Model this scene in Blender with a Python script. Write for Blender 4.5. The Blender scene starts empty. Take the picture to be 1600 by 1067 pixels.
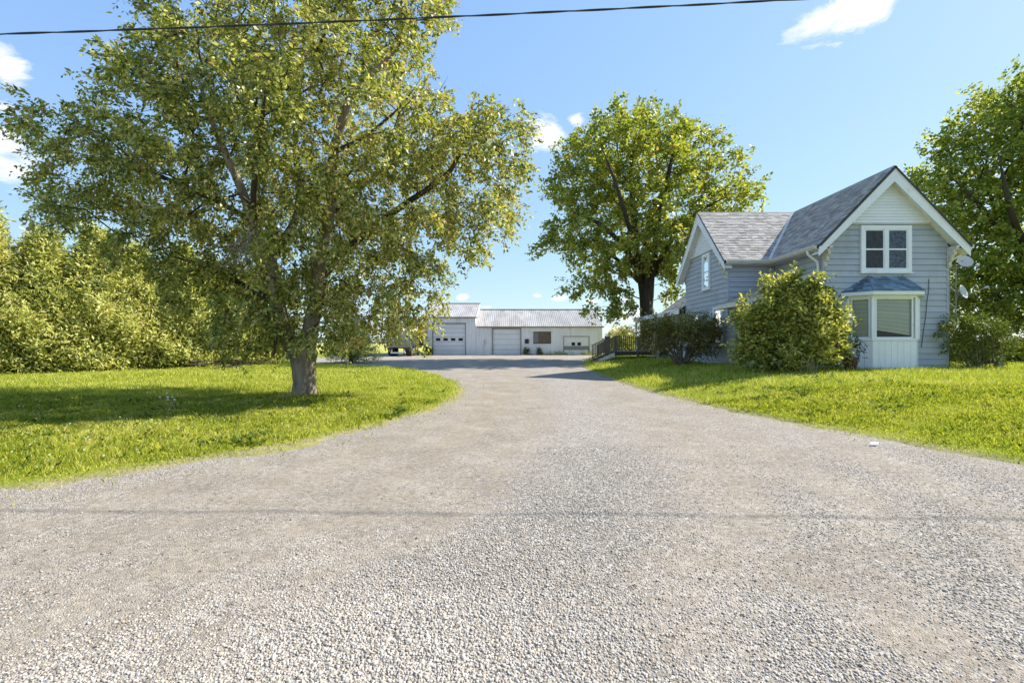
import bpy, math, random
import numpy as np
from mathutils import Vector, Matrix

random.seed(7)
rng = np.random.default_rng(7)
scene = bpy.context.scene
COL = scene.collection

# ------------------------------------------------------------------ camera
H = 1.55            # eye height
F = 720.0           # focal length in photo pixels (1600 wide)
HY = 536.0          # photo row of the horizon
cam_d = bpy.data.cameras.new('camera')
cam = bpy.data.objects.new('camera', cam_d)
COL.objects.link(cam)
cam.location = (0, 0, H)
cam.rotation_euler = (math.radians(90), 0, 0)
cam_d.sensor_width = 36.0
cam_d.lens = F / 1600 * 36.0
cam_d.shift_y = 2.5 / 1600
cam_d.clip_start = 0.05
cam_d.clip_end = 6000
scene.camera = cam

# ------------------------------------------------------------------ sun, sky, exposure
SUN = Vector((1.1, 0.40, 1.0)).normalized()
SUN_EL = math.asin(SUN.z)
SUN_AZ = math.atan2(SUN.x, SUN.y)
sd_ = bpy.data.lights.new('sun', 'SUN')
sd_.energy = 5.0
sd_.angle = math.radians(0.53)
sd_.color = (1.0, 0.94, 0.84)
sun = bpy.data.objects.new('sun', sd_)
COL.objects.link(sun)
sun.location = (30, 10, 40)
sun.rotation_euler = (-SUN).to_track_quat('-Z', 'Y').to_euler()

world = bpy.data.worlds.new('World')
scene.world = world
world.use_nodes = True
wn, wl = world.node_tree.nodes, world.node_tree.links
wn.clear()
wout = wn.new('ShaderNodeOutputWorld')
bg = wn.new('ShaderNodeBackground')
bg.inputs['Strength'].default_value = 0.15
sky = wn.new('ShaderNodeTexSky')
sky.sky_type = 'NISHITA'
sky.sun_disc = False
sky.sun_elevation = SUN_EL
sky.sun_rotation = SUN_AZ
sky.altitude = 200
sky.air_density = 1.0
sky.dust_density = 0.35
sky.ozone_density = 3.0
SKY_CURVE = ((0.53, 0.98), (0.43, 1.34), (0.08, 2.70))   # per channel: power, scale (flattens the sky as the photo does)
tc = wn.new('ShaderNodeTexCoord')

def wmath(op, a, b=None, clamp=False):
    n = wn.new('ShaderNodeMath'); n.operation = op; n.use_clamp = clamp
    for i, v in enumerate((a, b)):
        if v is None: continue
        if isinstance(v, (int, float)): n.inputs[i].default_value = v
        else: wl.new(v, n.inputs[i])
    return n.outputs[0]

def direction(px, py):
    v = Vector(((px - 800) / F, 1.0, (HY - py) / F)); v.normalize(); return v
# clouds: a few small fair-weather clouds, each a patch of direction space broken up by noise
clouds = [(1322, 28, .11, .040, 1.1), (1375, 2, .06, .024, .95), (1215, 66, .05, .022, .4), (856, 210, .062, .046, 1.1),
          (898, 188, .032, .020, .9), (8, 100, .036, .05, 1.0), (6, 165, .026, .022, .8), (12, 252, .06, .065, 1.15),
          (-120, 200, .08, .06, .9), (875, 466, .026, .010, 1.15), (925, 470, .030, .010, 1.15), (838, 462, .018, .008, .9), (722, 464, .02, .012, 1.1), (975, 468, .03, .008, .9),
          (990, 494, .07, .020, 1.2), (970, 515, .09, .014, .9), (760, 480, .03, .008, .8), (560, 480, .10, .02, .5),
          (1580, 505, .09, .02, .7), (330, 500, .16, .03, .5), (-60, 330, .06, .035, .6), (1750, 150, .08, .05, .8)]
nz = wn.new('ShaderNodeTexNoise'); nz.inputs['Scale'].default_value = 15.0
nz.inputs['Detail'].default_value = 10.0; nz.inputs['Roughness'].default_value = 0.66; nz.inputs['Distortion'].default_value = 0.5
mp = wn.new('ShaderNodeMapping'); mp.inputs['Scale'].default_value = (1, 1, 1.9)
wl.new(tc.outputs['Generated'], mp.inputs['Vector']); wl.new(mp.outputs[0], nz.inputs['Vector'])
mask = None
for (px, py, a, b, amp) in clouds:
    c = direction(px, py)
    s = wn.new('ShaderNodeVectorMath'); s.operation = 'SUBTRACT'
    wl.new(tc.outputs['Generated'], s.inputs[0]); s.inputs[1].default_value = c
    m = wn.new('ShaderNodeVectorMath'); m.operation = 'MULTIPLY'
    wl.new(s.outputs[0], m.inputs[0]); m.inputs[1].default_value = (1 / a, 1 / a, 1 / b)
    l = wn.new('ShaderNodeVectorMath'); l.operation = 'LENGTH'; wl.new(m.outputs[0], l.inputs[0])
    v = wmath('MULTIPLY', wmath('SUBTRACT', 1.25, l.outputs['Value'], True), amp)
    mask = v if mask is None else wmath('MAXIMUM', mask, v)
# sparse clouds in the rest of the sky, behind the camera too
sx = wn.new('ShaderNodeSeparateXYZ'); wl.new(tc.outputs['Generated'], sx.inputs[0])
nb = wn.new('ShaderNodeTexNoise'); nb.inputs['Scale'].default_value = 2.2; nb.inputs['Detail'].default_value = 2
wl.new(tc.outputs['Generated'], nb.inputs['Vector'])
back = wmath('MULTIPLY', wmath('MULTIPLY', wmath('SUBTRACT', nb.outputs[0], 0.56, True), 4.0, True),
             wmath('LESS_THAN', sx.outputs[1], 0.25))
mask = wmath('MAXIMUM', mask, back)
dens = wmath('MULTIPLY', wmath('SUBTRACT', wmath('ADD', wmath('MULTIPLY', mask, 0.50), nz.outputs[0]), 0.80), 4.2, True)
dens = wmath('MULTIPLY', dens, wmath('MULTIPLY', mask, 3.0, True))
hsv = wn.new('ShaderNodeHueSaturation'); hsv.inputs['Saturation'].default_value = 1.0
sp_ = wn.new('ShaderNodeSeparateColor'); wl.new(sky.outputs[0], sp_.inputs[0])
cb_ = wn.new('ShaderNodeCombineColor')
for k, (pw, sc) in enumerate(SKY_CURVE):
    wl.new(wmath('MULTIPLY', wmath('POWER', sp_.outputs[k], pw), sc), cb_.inputs[k])
wl.new(cb_.outputs[0], hsv.inputs['Color'])
cm = wn.new('ShaderNodeMix'); cm.data_type = 'RGBA'
wl.new(dens, cm.inputs[0]); wl.new(hsv.outputs[0], cm.inputs[6]); cm.inputs[7].default_value = (3.6, 3.6, 3.65, 1)
wl.new(cm.outputs[2], bg.inputs['Color'])
wl.new(bg.outputs[0], wout.inputs['Surface'])

vs = scene.view_settings
vs.view_transform = 'Standard'; vs.look = 'None'; vs.gamma = 1.0; vs.use_curve_mapping = False
vs.exposure = 1.15
scene.render.film_transparent = False
scene.cycles.max_bounces = 6
scene.cycles.transparent_max_bounces = 8

# ------------------------------------------------------------------ materials
def new_mat(name):
    m = bpy.data.materials.new(name); m.use_nodes = True
    m.node_tree.nodes.clear()
    return m, m.node_tree.nodes, m.node_tree.links

def principled(n, l, col=(.5, .5, .5), rough=.6, metal=0.0, spec=0.4):
    o = n.new('ShaderNodeOutputMaterial'); p = n.new('ShaderNodeBsdfPrincipled')
    p.inputs['Base Color'].default_value = (*col, 1); p.inputs['Roughness'].default_value = rough
    p.inputs['Metallic'].default_value = metal; p.inputs['Specular IOR Level'].default_value = spec
    l.new(p.outputs[0], o.inputs['Surface'])
    return p, o

def noise_mix(n, l, cols, scale=5.0, detail=4.0, rough=.55, stretch=(1, 1, 1), pos=(.35, .65), coord='Object'):
    t = n.new('ShaderNodeTexCoord'); mpn = n.new('ShaderNodeMapping')
    mpn.inputs['Scale'].default_value = stretch
    nn = n.new('ShaderNodeTexNoise'); nn.inputs['Scale'].default_value = scale
    nn.inputs['Detail'].default_value = detail; nn.inputs['Roughness'].default_value = rough
    l.new(t.outputs[coord], mpn.inputs[0]); l.new(mpn.outputs[0], nn.inputs['Vector'])
    r = n.new('ShaderNodeValToRGB')
    r.color_ramp.elements[0].position = pos[0]; r.color_ramp.elements[1].position = pos[1]
    r.color_ramp.elements[0].color = (*cols[0], 1); r.color_ramp.elements[1].color = (*cols[1], 1)
    l.new(nn.outputs[0], r.inputs[0])
    return r.outputs[0], nn.outputs[0]

def bump(n, l, p, h, strength=.3, dist=.02):
    b = n.new('ShaderNodeBump'); b.inputs['Strength'].default_value = strength; b.inputs['Distance'].default_value = dist
    l.new(h, b.inputs['Height']); l.new(b.outputs[0], p.inputs['Normal'])

def worn(name, c1, c2, scale=4, rough=.55, stretch=(1, 1, 1), bumpv=.15, metal=0.0, spec=.4, vary=0.0, bscale=40, bd=.004):
    m, n, l = new_mat(name)
    p, o = principled(n, l, c1, rough, metal, spec)
    c, h = noise_mix(n, l, (c1, c2), scale, stretch=stretch, pos=(.3, .7))
    if vary:
        oi = n.new('ShaderNodeObjectInfo'); g = n.new('ShaderNodeNewGeometry')
        ad = n.new('ShaderNodeMath'); ad.operation = 'ADD'
        l.new(oi.outputs['Random'], ad.inputs[0]); l.new(g.outputs['Random Per Island'], ad.inputs[1])
        fr = n.new('ShaderNodeMath'); fr.operation = 'FRACT'; l.new(ad.outputs[0], fr.inputs[0])
        mr = n.new('ShaderNodeMapRange'); mr.inputs[3].default_value = 1 - vary; mr.inputs[4].default_value = 1 + vary
        l.new(fr.outputs[0], mr.inputs[0])
        h2 = n.new('ShaderNodeHueSaturation'); l.new(c, h2.inputs['Color']); l.new(mr.outputs[0], h2.inputs['Value'])
        c = h2.outputs[0]
    l.new(c, p.inputs['Base Color'])
    if bumpv:
        _, hb = noise_mix(n, l, (c1, c2), bscale, stretch=stretch)
        bump(n, l, p, hb, bumpv, bd)
    return m

def leafmat(name, cols, pos, transl=.35, tl=(1.55, 1.5, .8), patch=.35, pscale=.5, spec=.25, rough=.55):
    """cols along the random of each leaf; slow noise shifts it so that whole twigs differ"""
    m, n, l = new_mat(name)
    g = n.new('ShaderNodeNewGeometry')
    t = n.new('ShaderNodeTexCoord')
    nn = n.new('ShaderNodeTexNoise'); nn.inputs['Scale'].default_value = pscale; nn.inputs['Detail'].default_value = 3
    l.new(t.outputs['Object'], nn.inputs['Vector'])
    a = n.new('ShaderNodeMath'); a.operation = 'MULTIPLY_ADD'
    l.new(nn.outputs[0], a.inputs[0]); a.inputs[1].default_value = patch * 2.2; a.inputs[2].default_value = -patch * 1.1
    b = n.new('ShaderNodeMath'); b.operation = 'ADD'; b.use_clamp = True
    l.new(g.outputs['Random Per Island'], b.inputs[0]); l.new(a.outputs[0], b.inputs[1])
    r = n.new('ShaderNodeValToRGB'); e = r.color_ramp.elements
    while len(e) < len(cols): e.new(.5)
    for k, (c, q) in enumerate(zip(cols, pos)):
        e[k].position = q; e[k].color = (*c, 1)
    l.new(b.outputs[0], r.inputs[0])
    p = n.new('ShaderNodeBsdfPrincipled'); p.inputs['Roughness'].default_value = rough
    p.inputs['Specular IOR Level'].default_value = spec
    l.new(r.outputs[0], p.inputs['Base Color'])
    tr = n.new('ShaderNodeBsdfTranslucent')
    mu = n.new('ShaderNodeMix'); mu.data_type = 'RGBA'; mu.blend_type = 'MULTIPLY'; mu.inputs[0].default_value = 1
    l.new(r.outputs[0], mu.inputs[6]); mu.inputs[7].default_value = (*tl, 1)
    l.new(mu.outputs[2], tr.inputs['Color'])
    mx = n.new('ShaderNodeMixShader'); mx.inputs[0].default_value = transl
    l.new(p.outputs[0], mx.inputs[1]); l.new(tr.outputs[0], mx.inputs[2])
    o = n.new('ShaderNodeOutputMaterial'); l.new(mx.outputs[0], o.inputs['Surface'])
    return m

M = {}
M['siding'] = worn('grey_siding', (.385, .415, .465), (.44, .465, .51), 1.2, .5, (1, 1, 6), .12, vary=.05)
M['white'] = worn('white_paint', (.84, .85, .875), (.78, .79, .81), 2.0, .45, bumpv=.05)
M['white2'] = worn('white_siding', (.84, .85, .88), (.77, .78, .81), 1.4, .4, bumpv=.05, vary=.03)
M['old_white'] = worn('weathered_white_trim', (.74, .71, .66), (.50, .44, .37), 9.0, .7, bumpv=.3)
M['cream'] = worn('cream_gutter', (.70, .67, .60), (.60, .56, .48), 3.0, .4, bumpv=.04)
M['shingle'] = worn('grey_shingle', (.33, .305, .275), (.45, .42, .385), 3.0, .85, bumpv=.5, spec=.2, vary=.30, bscale=160)
M['bay_shingle'] = worn('blue_grey_shingle', (.15, .215, .27), (.21, .275, .33), 3.0, .8, bumpv=.4, spec=.2, vary=.45, bscale=160)
M['felt_or_gap_shade'] = worn('dark_roof_edge_or_gap_shade', (.05, .05, .055), (.08, .08, .08), 5, .85)  # roof edges; on the wall cores its dark colour stands in for shade
M['brick_red'] = worn('old_red_brick', (.22, .09, .06), (.15, .07, .05), 8, .85)
M['pot'] = worn('reddish_clay', (.20, .065, .045), (.13, .05, .04), 6, .8, bumpv=.3)
M['wood'] = worn('weathered_brown_wood', (.20, .145, .10), (.13, .095, .07), 5, .75, (1, 1, .15), .3, vary=.15)
M['wood_grey'] = worn('grey_wood', (.30, .31, .33), (.20, .21, .23), 6, .75, (1, 1, .2), .3, vary=.1)
M['dark_wood'] = worn('dark_wood', (.045, .035, .03), (.07, .055, .045), 6, .75)
M['dark'] = worn('dark_interior', (.012, .013, .015), (.018, .018, .02), 3, .8, bumpv=0)
M['black_rubber'] = worn('black_rubber', (.02, .02, .02), (.03, .03, .03), 12, .8)
M['cable'] = worn('black_cable', (.02, .02, .022), (.035, .035, .035), 20, .5, bumpv=0)
M['metal_wall'] = worn('ribbed_white_steel', (.87, .86, .87), (.78, .76, .75), .9, .5, (1, 1, .35), .08, vary=.03)
def stain(m, col, scale, stretch, lo=.56, hi=.72):
    n, l = m.node_tree.nodes, m.node_tree.links
    p = next(q for q in n if q.type == 'BSDF_PRINCIPLED'); src = p.inputs['Base Color'].links[0].from_socket
    t = n.new('ShaderNodeTexCoord'); mpn = n.new('ShaderNodeMapping'); mpn.inputs['Scale'].default_value = stretch
    nn = n.new('ShaderNodeTexNoise'); nn.inputs['Scale'].default_value = scale; nn.inputs['Detail'].default_value = 7; nn.inputs['Roughness'].default_value = .65
    l.new(t.outputs['Object'], mpn.inputs[0]); l.new(mpn.outputs[0], nn.inputs['Vector'])
    mr = n.new('ShaderNodeMapRange'); mr.inputs[1].default_value = lo; mr.inputs[2].default_value = hi; mr.inputs[4].default_value = .75
    l.new(nn.outputs[0], mr.inputs[0])
    mx = n.new('ShaderNodeMix'); mx.data_type = 'RGBA'; l.new(mr.outputs[0], mx.inputs[0]); l.new(src, mx.inputs[6]); mx.inputs[7].default_value = (*col, 1)
    l.new(mx.outputs[2], p.inputs['Base Color'])
stain(M['metal_wall'], (.36, .28, .21), 1.6, (1, 1, .25))
stain(M['siding'], (.30, .31, .32), 1.1, (1, 1, .6), .52, .75)
stain(M['white'], (.52, .49, .44), 3.0, (1, 1, .5), .60, .80)
M['metal_roof'] = worn('galvanised_roof', (.43, .415, .40), (.29, .275, .26), 1.1, .45, (1, .3, 1), .08, vary=.08)
stain(M['metal_roof'], (.20, .17, .14), 1.4, (1, .2, .2), .56, .75)
M['door_white'] = worn('white_garage_door', (.83, .83, .84), (.75, .75, .76), 1.0, .5, bumpv=.05, vary=.03)
M['brown_board'] = worn('brown_board', (.20, .145, .095), (.12, .09, .065), 2.5, .7, (1, 1, 3), .1)
M['grey_board'] = worn('grey_board', (.30, .29, .27), (.24, .23, .21), 2.5, .7)
M['steel'] = worn('polished_trailer_door', (.42, .43, .42), (.30, .31, .30), 2, .16, metal=.85, bumpv=.02)
M['navy'] = worn('dark_navy_trailer_side', (.02, .022, .035), (.03, .03, .045), 2, .4)
M['rust'] = worn('rusty_steel', (.16, .06, .035), (.09, .045, .03), 9, .8)
M['galv'] = worn('grey_galvanised', (.34, .35, .36), (.25, .26, .27), 8, .45, metal=.5)
M['dish'] = worn('pale_dish_paint', (.52, .535, .55), (.46, .475, .49), 4, .45, bumpv=0)
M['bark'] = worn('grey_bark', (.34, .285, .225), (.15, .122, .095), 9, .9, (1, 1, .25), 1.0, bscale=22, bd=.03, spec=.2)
M['bark_dark_or_shaded'] = worn('dark_or_shaded_bark', (.085, .07, .055), (.045, .036, .03), 6, .9, (1, 1, .3), .6, bscale=20, bd=.03, spec=.2)  # dark bark; on the big tree's limbs the darkness is painted shade
M['twig'] = worn('dry_twig', (.36, .30, .24), (.24, .20, .16), 9, .8)
M['paper'] = worn('white_paper', (.80, .80, .80), (.72, .72, .70), 12, .7)
M['soil'] = worn('bare_soil', (.11, .085, .06), (.07, .055, .04), 6, .95, bumpv=.6)

def glass_mat(name, tint=(.02, .022, .025), alpha=.72):
    m, n, l = new_mat(name)
    o = n.new('ShaderNodeOutputMaterial')
    t = n.new('ShaderNodeBsdfTransparent'); t.inputs[0].default_value = (.95, .97, .97, 1)
    g = n.new('ShaderNodeBsdfGlossy'); g.inputs['Roughness'].default_value = .015; g.inputs[0].default_value = (.9, .93, .95, 1)
    f = n.new('ShaderNodeFresnel'); f.inputs[0].default_value = 1.45
    tcn = n.new('ShaderNodeTexCoord'); nn = n.new('ShaderNodeTexNoise'); nn.inputs['Scale'].default_value = 2.2
    l.new(tcn.outputs['Object'], nn.inputs['Vector'])
    b = n.new('ShaderNodeBump'); b.inputs['Strength'].default_value = .04; b.inputs['Distance'].default_value = .05
    l.new(nn.outputs[0], b.inputs['Height']); l.new(b.outputs[0], g.inputs['Normal'])
    mx = n.new('ShaderNodeMixShader')
    l.new(f.outputs[0], mx.inputs[0]); l.new(t.outputs[0], mx.inputs[1]); l.new(g.outputs[0], mx.inputs[2])
    l.new(mx.outputs[0], o.inputs['Surface'])
    return m
M['glass'] = glass_mat('window_glass')
M['blind'] = worn('beige_blind', (.80, .80, .64), (.72, .73, .58), 2.0, .8, (1, 1, 30), .3, bscale=25)
M['curtain'] = worn('grey_lace_curtain', (.22, .25, .32), (.02, .022, .04), 14, .9, bumpv=.2)
M['curtain_dark'] = worn('dark_curtain', (.07, .06, .05), (.006, .006, .008), 6, .9, bumpv=.2)

M['leaf_elder'] = leafmat('box_elder_leaf', [(.055, .085, .016), (.18, .225, .040), (.38, .40, .095), (.56, .53, .20), (.34, .22, .11)],
                          [0, .28, .62, .86, .97], .33, spec=.45, rough=.42)
M['leaf_maple'] = leafmat('maple_leaf', [(.08, .12, .025), (.20, .26, .042), (.38, .41, .075), (.50, .44, .10), (.42, .27, .10)],
                          [0, .35, .75, .96, 1], .38, spec=.4, rough=.45)
M['leaf_dark'] = leafmat('dark_maple_leaf', [(.075, .12, .022), (.18, .24, .04), (.34, .375, .07), (.46, .44, .10)], [0, .4, .8, 1], .42)
M['leaf_cedar'] = leafmat('cedar_spray', [(.10, .13, .035), (.36, .40, .13), (.60, .60, .25), (.56, .50, .24)], [0, .30, .8, 1], .36, spec=.2)
M['leaf_spruce'] = leafmat('spruce_needles', [(.14, .17, .07), (.27, .31, .12), (.42, .44, .19)], [0, .5, 1], .35)
M['leaf_lilac'] = leafmat('shrub_leaf', [(.06, .095, .018), (.23, .265, .05), (.50, .49, .13), (.62, .58, .24)], [0, .3, .7, 1], .32, patch=.45, pscale=1.1)
M['leaf_yew'] = leafmat('dark_shrub_leaf', [(.08, .085, .028), (.21, .20, .06), (.37, .33, .11), (.46, .39, .15)], [0, .45, .85, 1], .2, pscale=1.0)
M['leaf_mid'] = leafmat('mid_green_leaf', [(.04, .065, .012), (.095, .135, .02), (.18, .21, .035)], [0, .5, 1], .3, pscale=1.0)
M['leaf_purple'] = leafmat('dusky_leaf', [(.03, .03, .02), (.05, .06, .025), (.09, .10, .04)], [0, .5, 1], .25)
M['leaf_crop'] = leafmat('crop_leaf', [(.16, .18, .02), (.28, .28, .03), (.38, .34, .045)], [0, .5, 1], .3, pscale=.3)
M['leaf_far'] = leafmat('far_tree_leaf', [(.05, .07, .035), (.08, .10, .05)], [0, 1], .2)
M['grass'] = leafmat('grass_blade', [(.085, .145, .02), (.265, .318, .030), (.43, .445, .05), (.54, .52, .14), (.62, .53, .28)],
                     [0, .25, .62, .93, 1], .38, tl=(1.2, 1.25, .55), patch=.42, pscale=.9, spec=.22, rough=.5)
M['weed'] = leafmat('broad_weed_leaf', [(.05, .09, .016), (.11, .16, .026), (.20, .24, .04)], [0, .5, 1], .3, spec=.08, rough=.8)
M['flower'] = leafmat('white_flower', [(.6, .6, .55), (.75, .75, .7)], [0, 1], .2)
M['straw'] = leafmat('dry_stem', [(.30, .25, .14), (.42, .37, .24)], [0, 1], .2)

def stone_mat():
    m, n, l = new_mat('crushed_limestone')
    p, o = principled(n, l, (.4, .4, .4), .85, spec=.2)
    g = n.new('ShaderNodeNewGeometry'); r = n.new('ShaderNodeValToRGB'); e = r.color_ramp.elements
    for _ in range(4): e.new(.5)
    for k, (q, c) in enumerate([(0, (.17, .147, .122)), (.15, (.31, .276, .238)), (.5, (.395, .358, .312)), (.8, (.47, .435, .39)), (.94, (.39, .33, .25)), (1, (.22, .195, .175))]):
        e[k].position = q; e[k].color = (*c, 1)
    l.new(g.outputs['Random Per Island'], r.inputs[0]); l.new(r.outputs[0], p.inputs['Base Color'])
    return m
M['stone'] = stone_mat()

def gravel_mat():
    m, n, l = new_mat('gravel_drive')
    p, o = principled(n, l, (.4, .38, .36), .9, spec=.15)
    t = n.new('ShaderNodeTexCoord')
    at = n.new('ShaderNodeAttribute'); at.attribute_name = 'loose'
    def vor(scale, feat='F1'):
        v = n.new('ShaderNodeTexVoronoi'); v.inputs['Scale'].default_value = scale; v.feature = feat
        l.new(t.outputs['Object'], v.inputs['Vector']); return v
    v1, v2 = vor(48), vor(110)
    def ramp(src, stops):
        r = n.new('ShaderNodeValToRGB'); e = r.color_ramp.elements
        while len(e) < len(stops): e.new(.5)
        for k, (q, c) in enumerate(stops): e[k].position = q; e[k].color = (*c, 1)
        l.new(src, r.inputs[0]); return r.outputs[0]
    sp = n.new('ShaderNodeSeparateColor'); l.new(v1.outputs['Color'], sp.inputs[0])
    stones = ramp(sp.outputs[0], [(0, (.14, .126, .114)), (.3, (.285, .26, .235)), (.7, (.375, .346, .316)), (1, (.48, .45, .42))])
    nf = n.new('ShaderNodeTexNoise'); nf.inputs['Scale'].default_value = 1.1; nf.inputs['Detail'].default_value = 9; nf.inputs['Roughness'].default_value = .68
    l.new(t.outputs['Object'], nf.inputs['Vector'])
    fines = ramp(nf.outputs[0], [(.25, (.20, .172, .138)), (.5, (.285, .246, .196)), (.75, (.39, .350, .292))])
    # scattered single stones on the compacted tracks
    sp2 = n.new('ShaderNodeSeparateColor'); l.new(v2.outputs['Color'], sp2.inputs[0])
    nn2 = n.new('ShaderNodeTexNoise'); nn2.inputs['Scale'].default_value = 3.5; nn2.inputs['Detail'].default_value = 5
    l.new(t.outputs['Object'], nn2.inputs['Vector'])
    a = n.new('ShaderNodeMath'); a.operation = 'ADD'; l.new(at.outputs['Fac'], a.inputs[0])
    b = n.new('ShaderNodeMath'); b.operation = 'MULTIPLY_ADD'; l.new(nn2.outputs[0], b.inputs[0]); b.inputs[1].default_value = 1.5; b.inputs[2].default_value = -.75
    l.new(b.outputs[0], a.inputs[1])
    c = n.new('ShaderNodeMath'); c.operation = 'MULTIPLY_ADD'; l.new(sp2.outputs[1], c.inputs[0]); c.inputs[1].default_value = .7; c.inputs[2].default_value = -.35
    d = n.new('ShaderNodeMath'); d.operation = 'ADD'; d.use_clamp = True; l.new(a.outputs[0], d.inputs[0]); l.new(c.outputs[0], d.inputs[1])
    mx = n.new('ShaderNodeMix'); mx.data_type = 'RGBA'
    l.new(d.outputs[0], mx.inputs[0]); l.new(fines, mx.inputs[6]); l.new(stones, mx.inputs[7])
    n3 = n.new('ShaderNodeTexNoise'); n3.inputs['Scale'].default_value = 21; n3.inputs['Detail'].default_value = 5; n3.inputs['Roughness'].default_value = .75
    l.new(t.outputs['Object'], n3.inputs['Vector'])
    m3 = n.new('ShaderNodeMapRange'); m3.inputs[1].default_value = .3; m3.inputs[2].default_value = .7; m3.inputs[3].default_value = .62; m3.inputs[4].default_value = 1.32
    l.new(n3.outputs[0], m3.inputs[0])
    v3 = vor(13); sp3 = n.new('ShaderNodeSeparateColor'); l.new(v3.outputs['Color'], sp3.inputs[0])
    # dark pebbles here and there
    q1 = n.new('ShaderNodeMath'); q1.operation = 'LESS_THAN'; l.new(v3.outputs['Distance'], q1.inputs[0]); q1.inputs[1].default_value = .17
    q2 = n.new('ShaderNodeMath'); q2.operation = 'LESS_THAN'; l.new(sp3.outputs[0], q2.inputs[0]); q2.inputs[1].default_value = .22
    q3 = n.new('ShaderNodeMath'); q3.operation = 'MULTIPLY'; l.new(q1.outputs[0], q3.inputs[0]); l.new(q2.outputs[0], q3.inputs[1])
    q4 = n.new('ShaderNodeMath'); q4.operation = 'MULTIPLY_ADD'; l.new(q3.outputs[0], q4.inputs[0]); q4.inputs[1].default_value = -.6; l.new(m3.outputs[0], q4.inputs[2])
    hs = n.new('ShaderNodeHueSaturation'); l.new(mx.outputs[2], hs.inputs['Color']); l.new(q4.outputs[0], hs.inputs['Value'])
    l.new(hs.outputs[0], p.inputs['Base Color'])
    # relief
    hm = n.new('ShaderNodeMath'); hm.operation = 'MULTIPLY'; l.new(v1.outputs['Distance'], hm.inputs[0]); l.new(d.outputs[0], hm.inputs[1])
    hm2 = n.new('ShaderNodeMath'); hm2.operation = 'MULTIPLY_ADD'; l.new(v2.outputs['Distance'], hm2.inputs[0]); hm2.inputs[1].default_value = .35; l.new(hm.outputs[0], hm2.inputs[2])
    bp = n.new('ShaderNodeBump'); bp.invert = True; bp.inputs['Strength'].default_value = .9; bp.inputs['Distance'].default_value = .022
    l.new(hm2.outputs[0], bp.inputs['Height']); l.new(bp.outputs[0], p.inputs['Normal'])
    return m
M['gravel'] = gravel_mat()

def lawn_mat():
    m, n, l = new_mat('lawn_soil')
    p, o = principled(n, l, (.08, .11, .02), .95, spec=.1)
    c1, h1 = noise_mix(n, l, ((.12, .15, .014), (.25, .27, .022)), 1.6, 6, pos=(.3, .7))
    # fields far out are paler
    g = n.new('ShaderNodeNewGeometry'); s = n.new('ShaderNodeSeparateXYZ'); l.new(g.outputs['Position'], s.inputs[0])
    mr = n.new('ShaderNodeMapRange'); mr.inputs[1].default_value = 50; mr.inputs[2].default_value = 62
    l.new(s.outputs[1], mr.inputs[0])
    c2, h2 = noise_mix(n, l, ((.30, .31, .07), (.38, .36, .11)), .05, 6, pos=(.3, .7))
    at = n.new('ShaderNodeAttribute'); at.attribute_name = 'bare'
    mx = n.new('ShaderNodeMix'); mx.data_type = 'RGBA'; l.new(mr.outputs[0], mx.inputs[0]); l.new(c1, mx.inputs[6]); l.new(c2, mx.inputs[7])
    c3, h3 = noise_mix(n, l, ((.20, .165, .11), (.30, .25, .17)), 9, 6)
    mx2 = n.new('ShaderNodeMix'); mx2.data_type = 'RGBA'; l.new(at.outputs['Fac'], mx2.inputs[0]); l.new(mx.outputs[2], mx2.inputs[6]); l.new(c3, mx2.inputs[7])
    l.new(mx2.outputs[2], p.inputs['Base Color'])
    _, hb = noise_mix(n, l, ((0, 0, 0), (1, 1, 1)), 25, 6)
    bump(n, l, p, hb, .6, .05)
    return m
M['lawn'] = lawn_mat()

# ------------------------------------------------------------------ object helpers
def tag(o, label=None, cat=None, group=None, kind=None):
    if label: o['label'] = label
    if cat: o['category'] = cat
    if group: o['group'] = group
    if kind: o['kind'] = kind
    return o

def thing(name, label, cat, loc=(0, 0, 0), group=None):
    o = bpy.data.objects.new(name, None); o.empty_display_size = .3
    COL.objects.link(o); o.location = loc
    return tag(o, label, cat, group)

def wloc(o):
    v = Vector((0, 0, 0))
    while o is not None:
        if o.type == 'EMPTY': v = v + o.location
        o = o.parent
    return v

def link(name, me, parent=None):
    o = bpy.data.objects.new(name, me); COL.objects.link(o)
    if parent is not None:
        o.parent = parent
        if parent.type == 'EMPTY': o.matrix_parent_inverse = Matrix.Translation(-wloc(parent))
    return o

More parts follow.
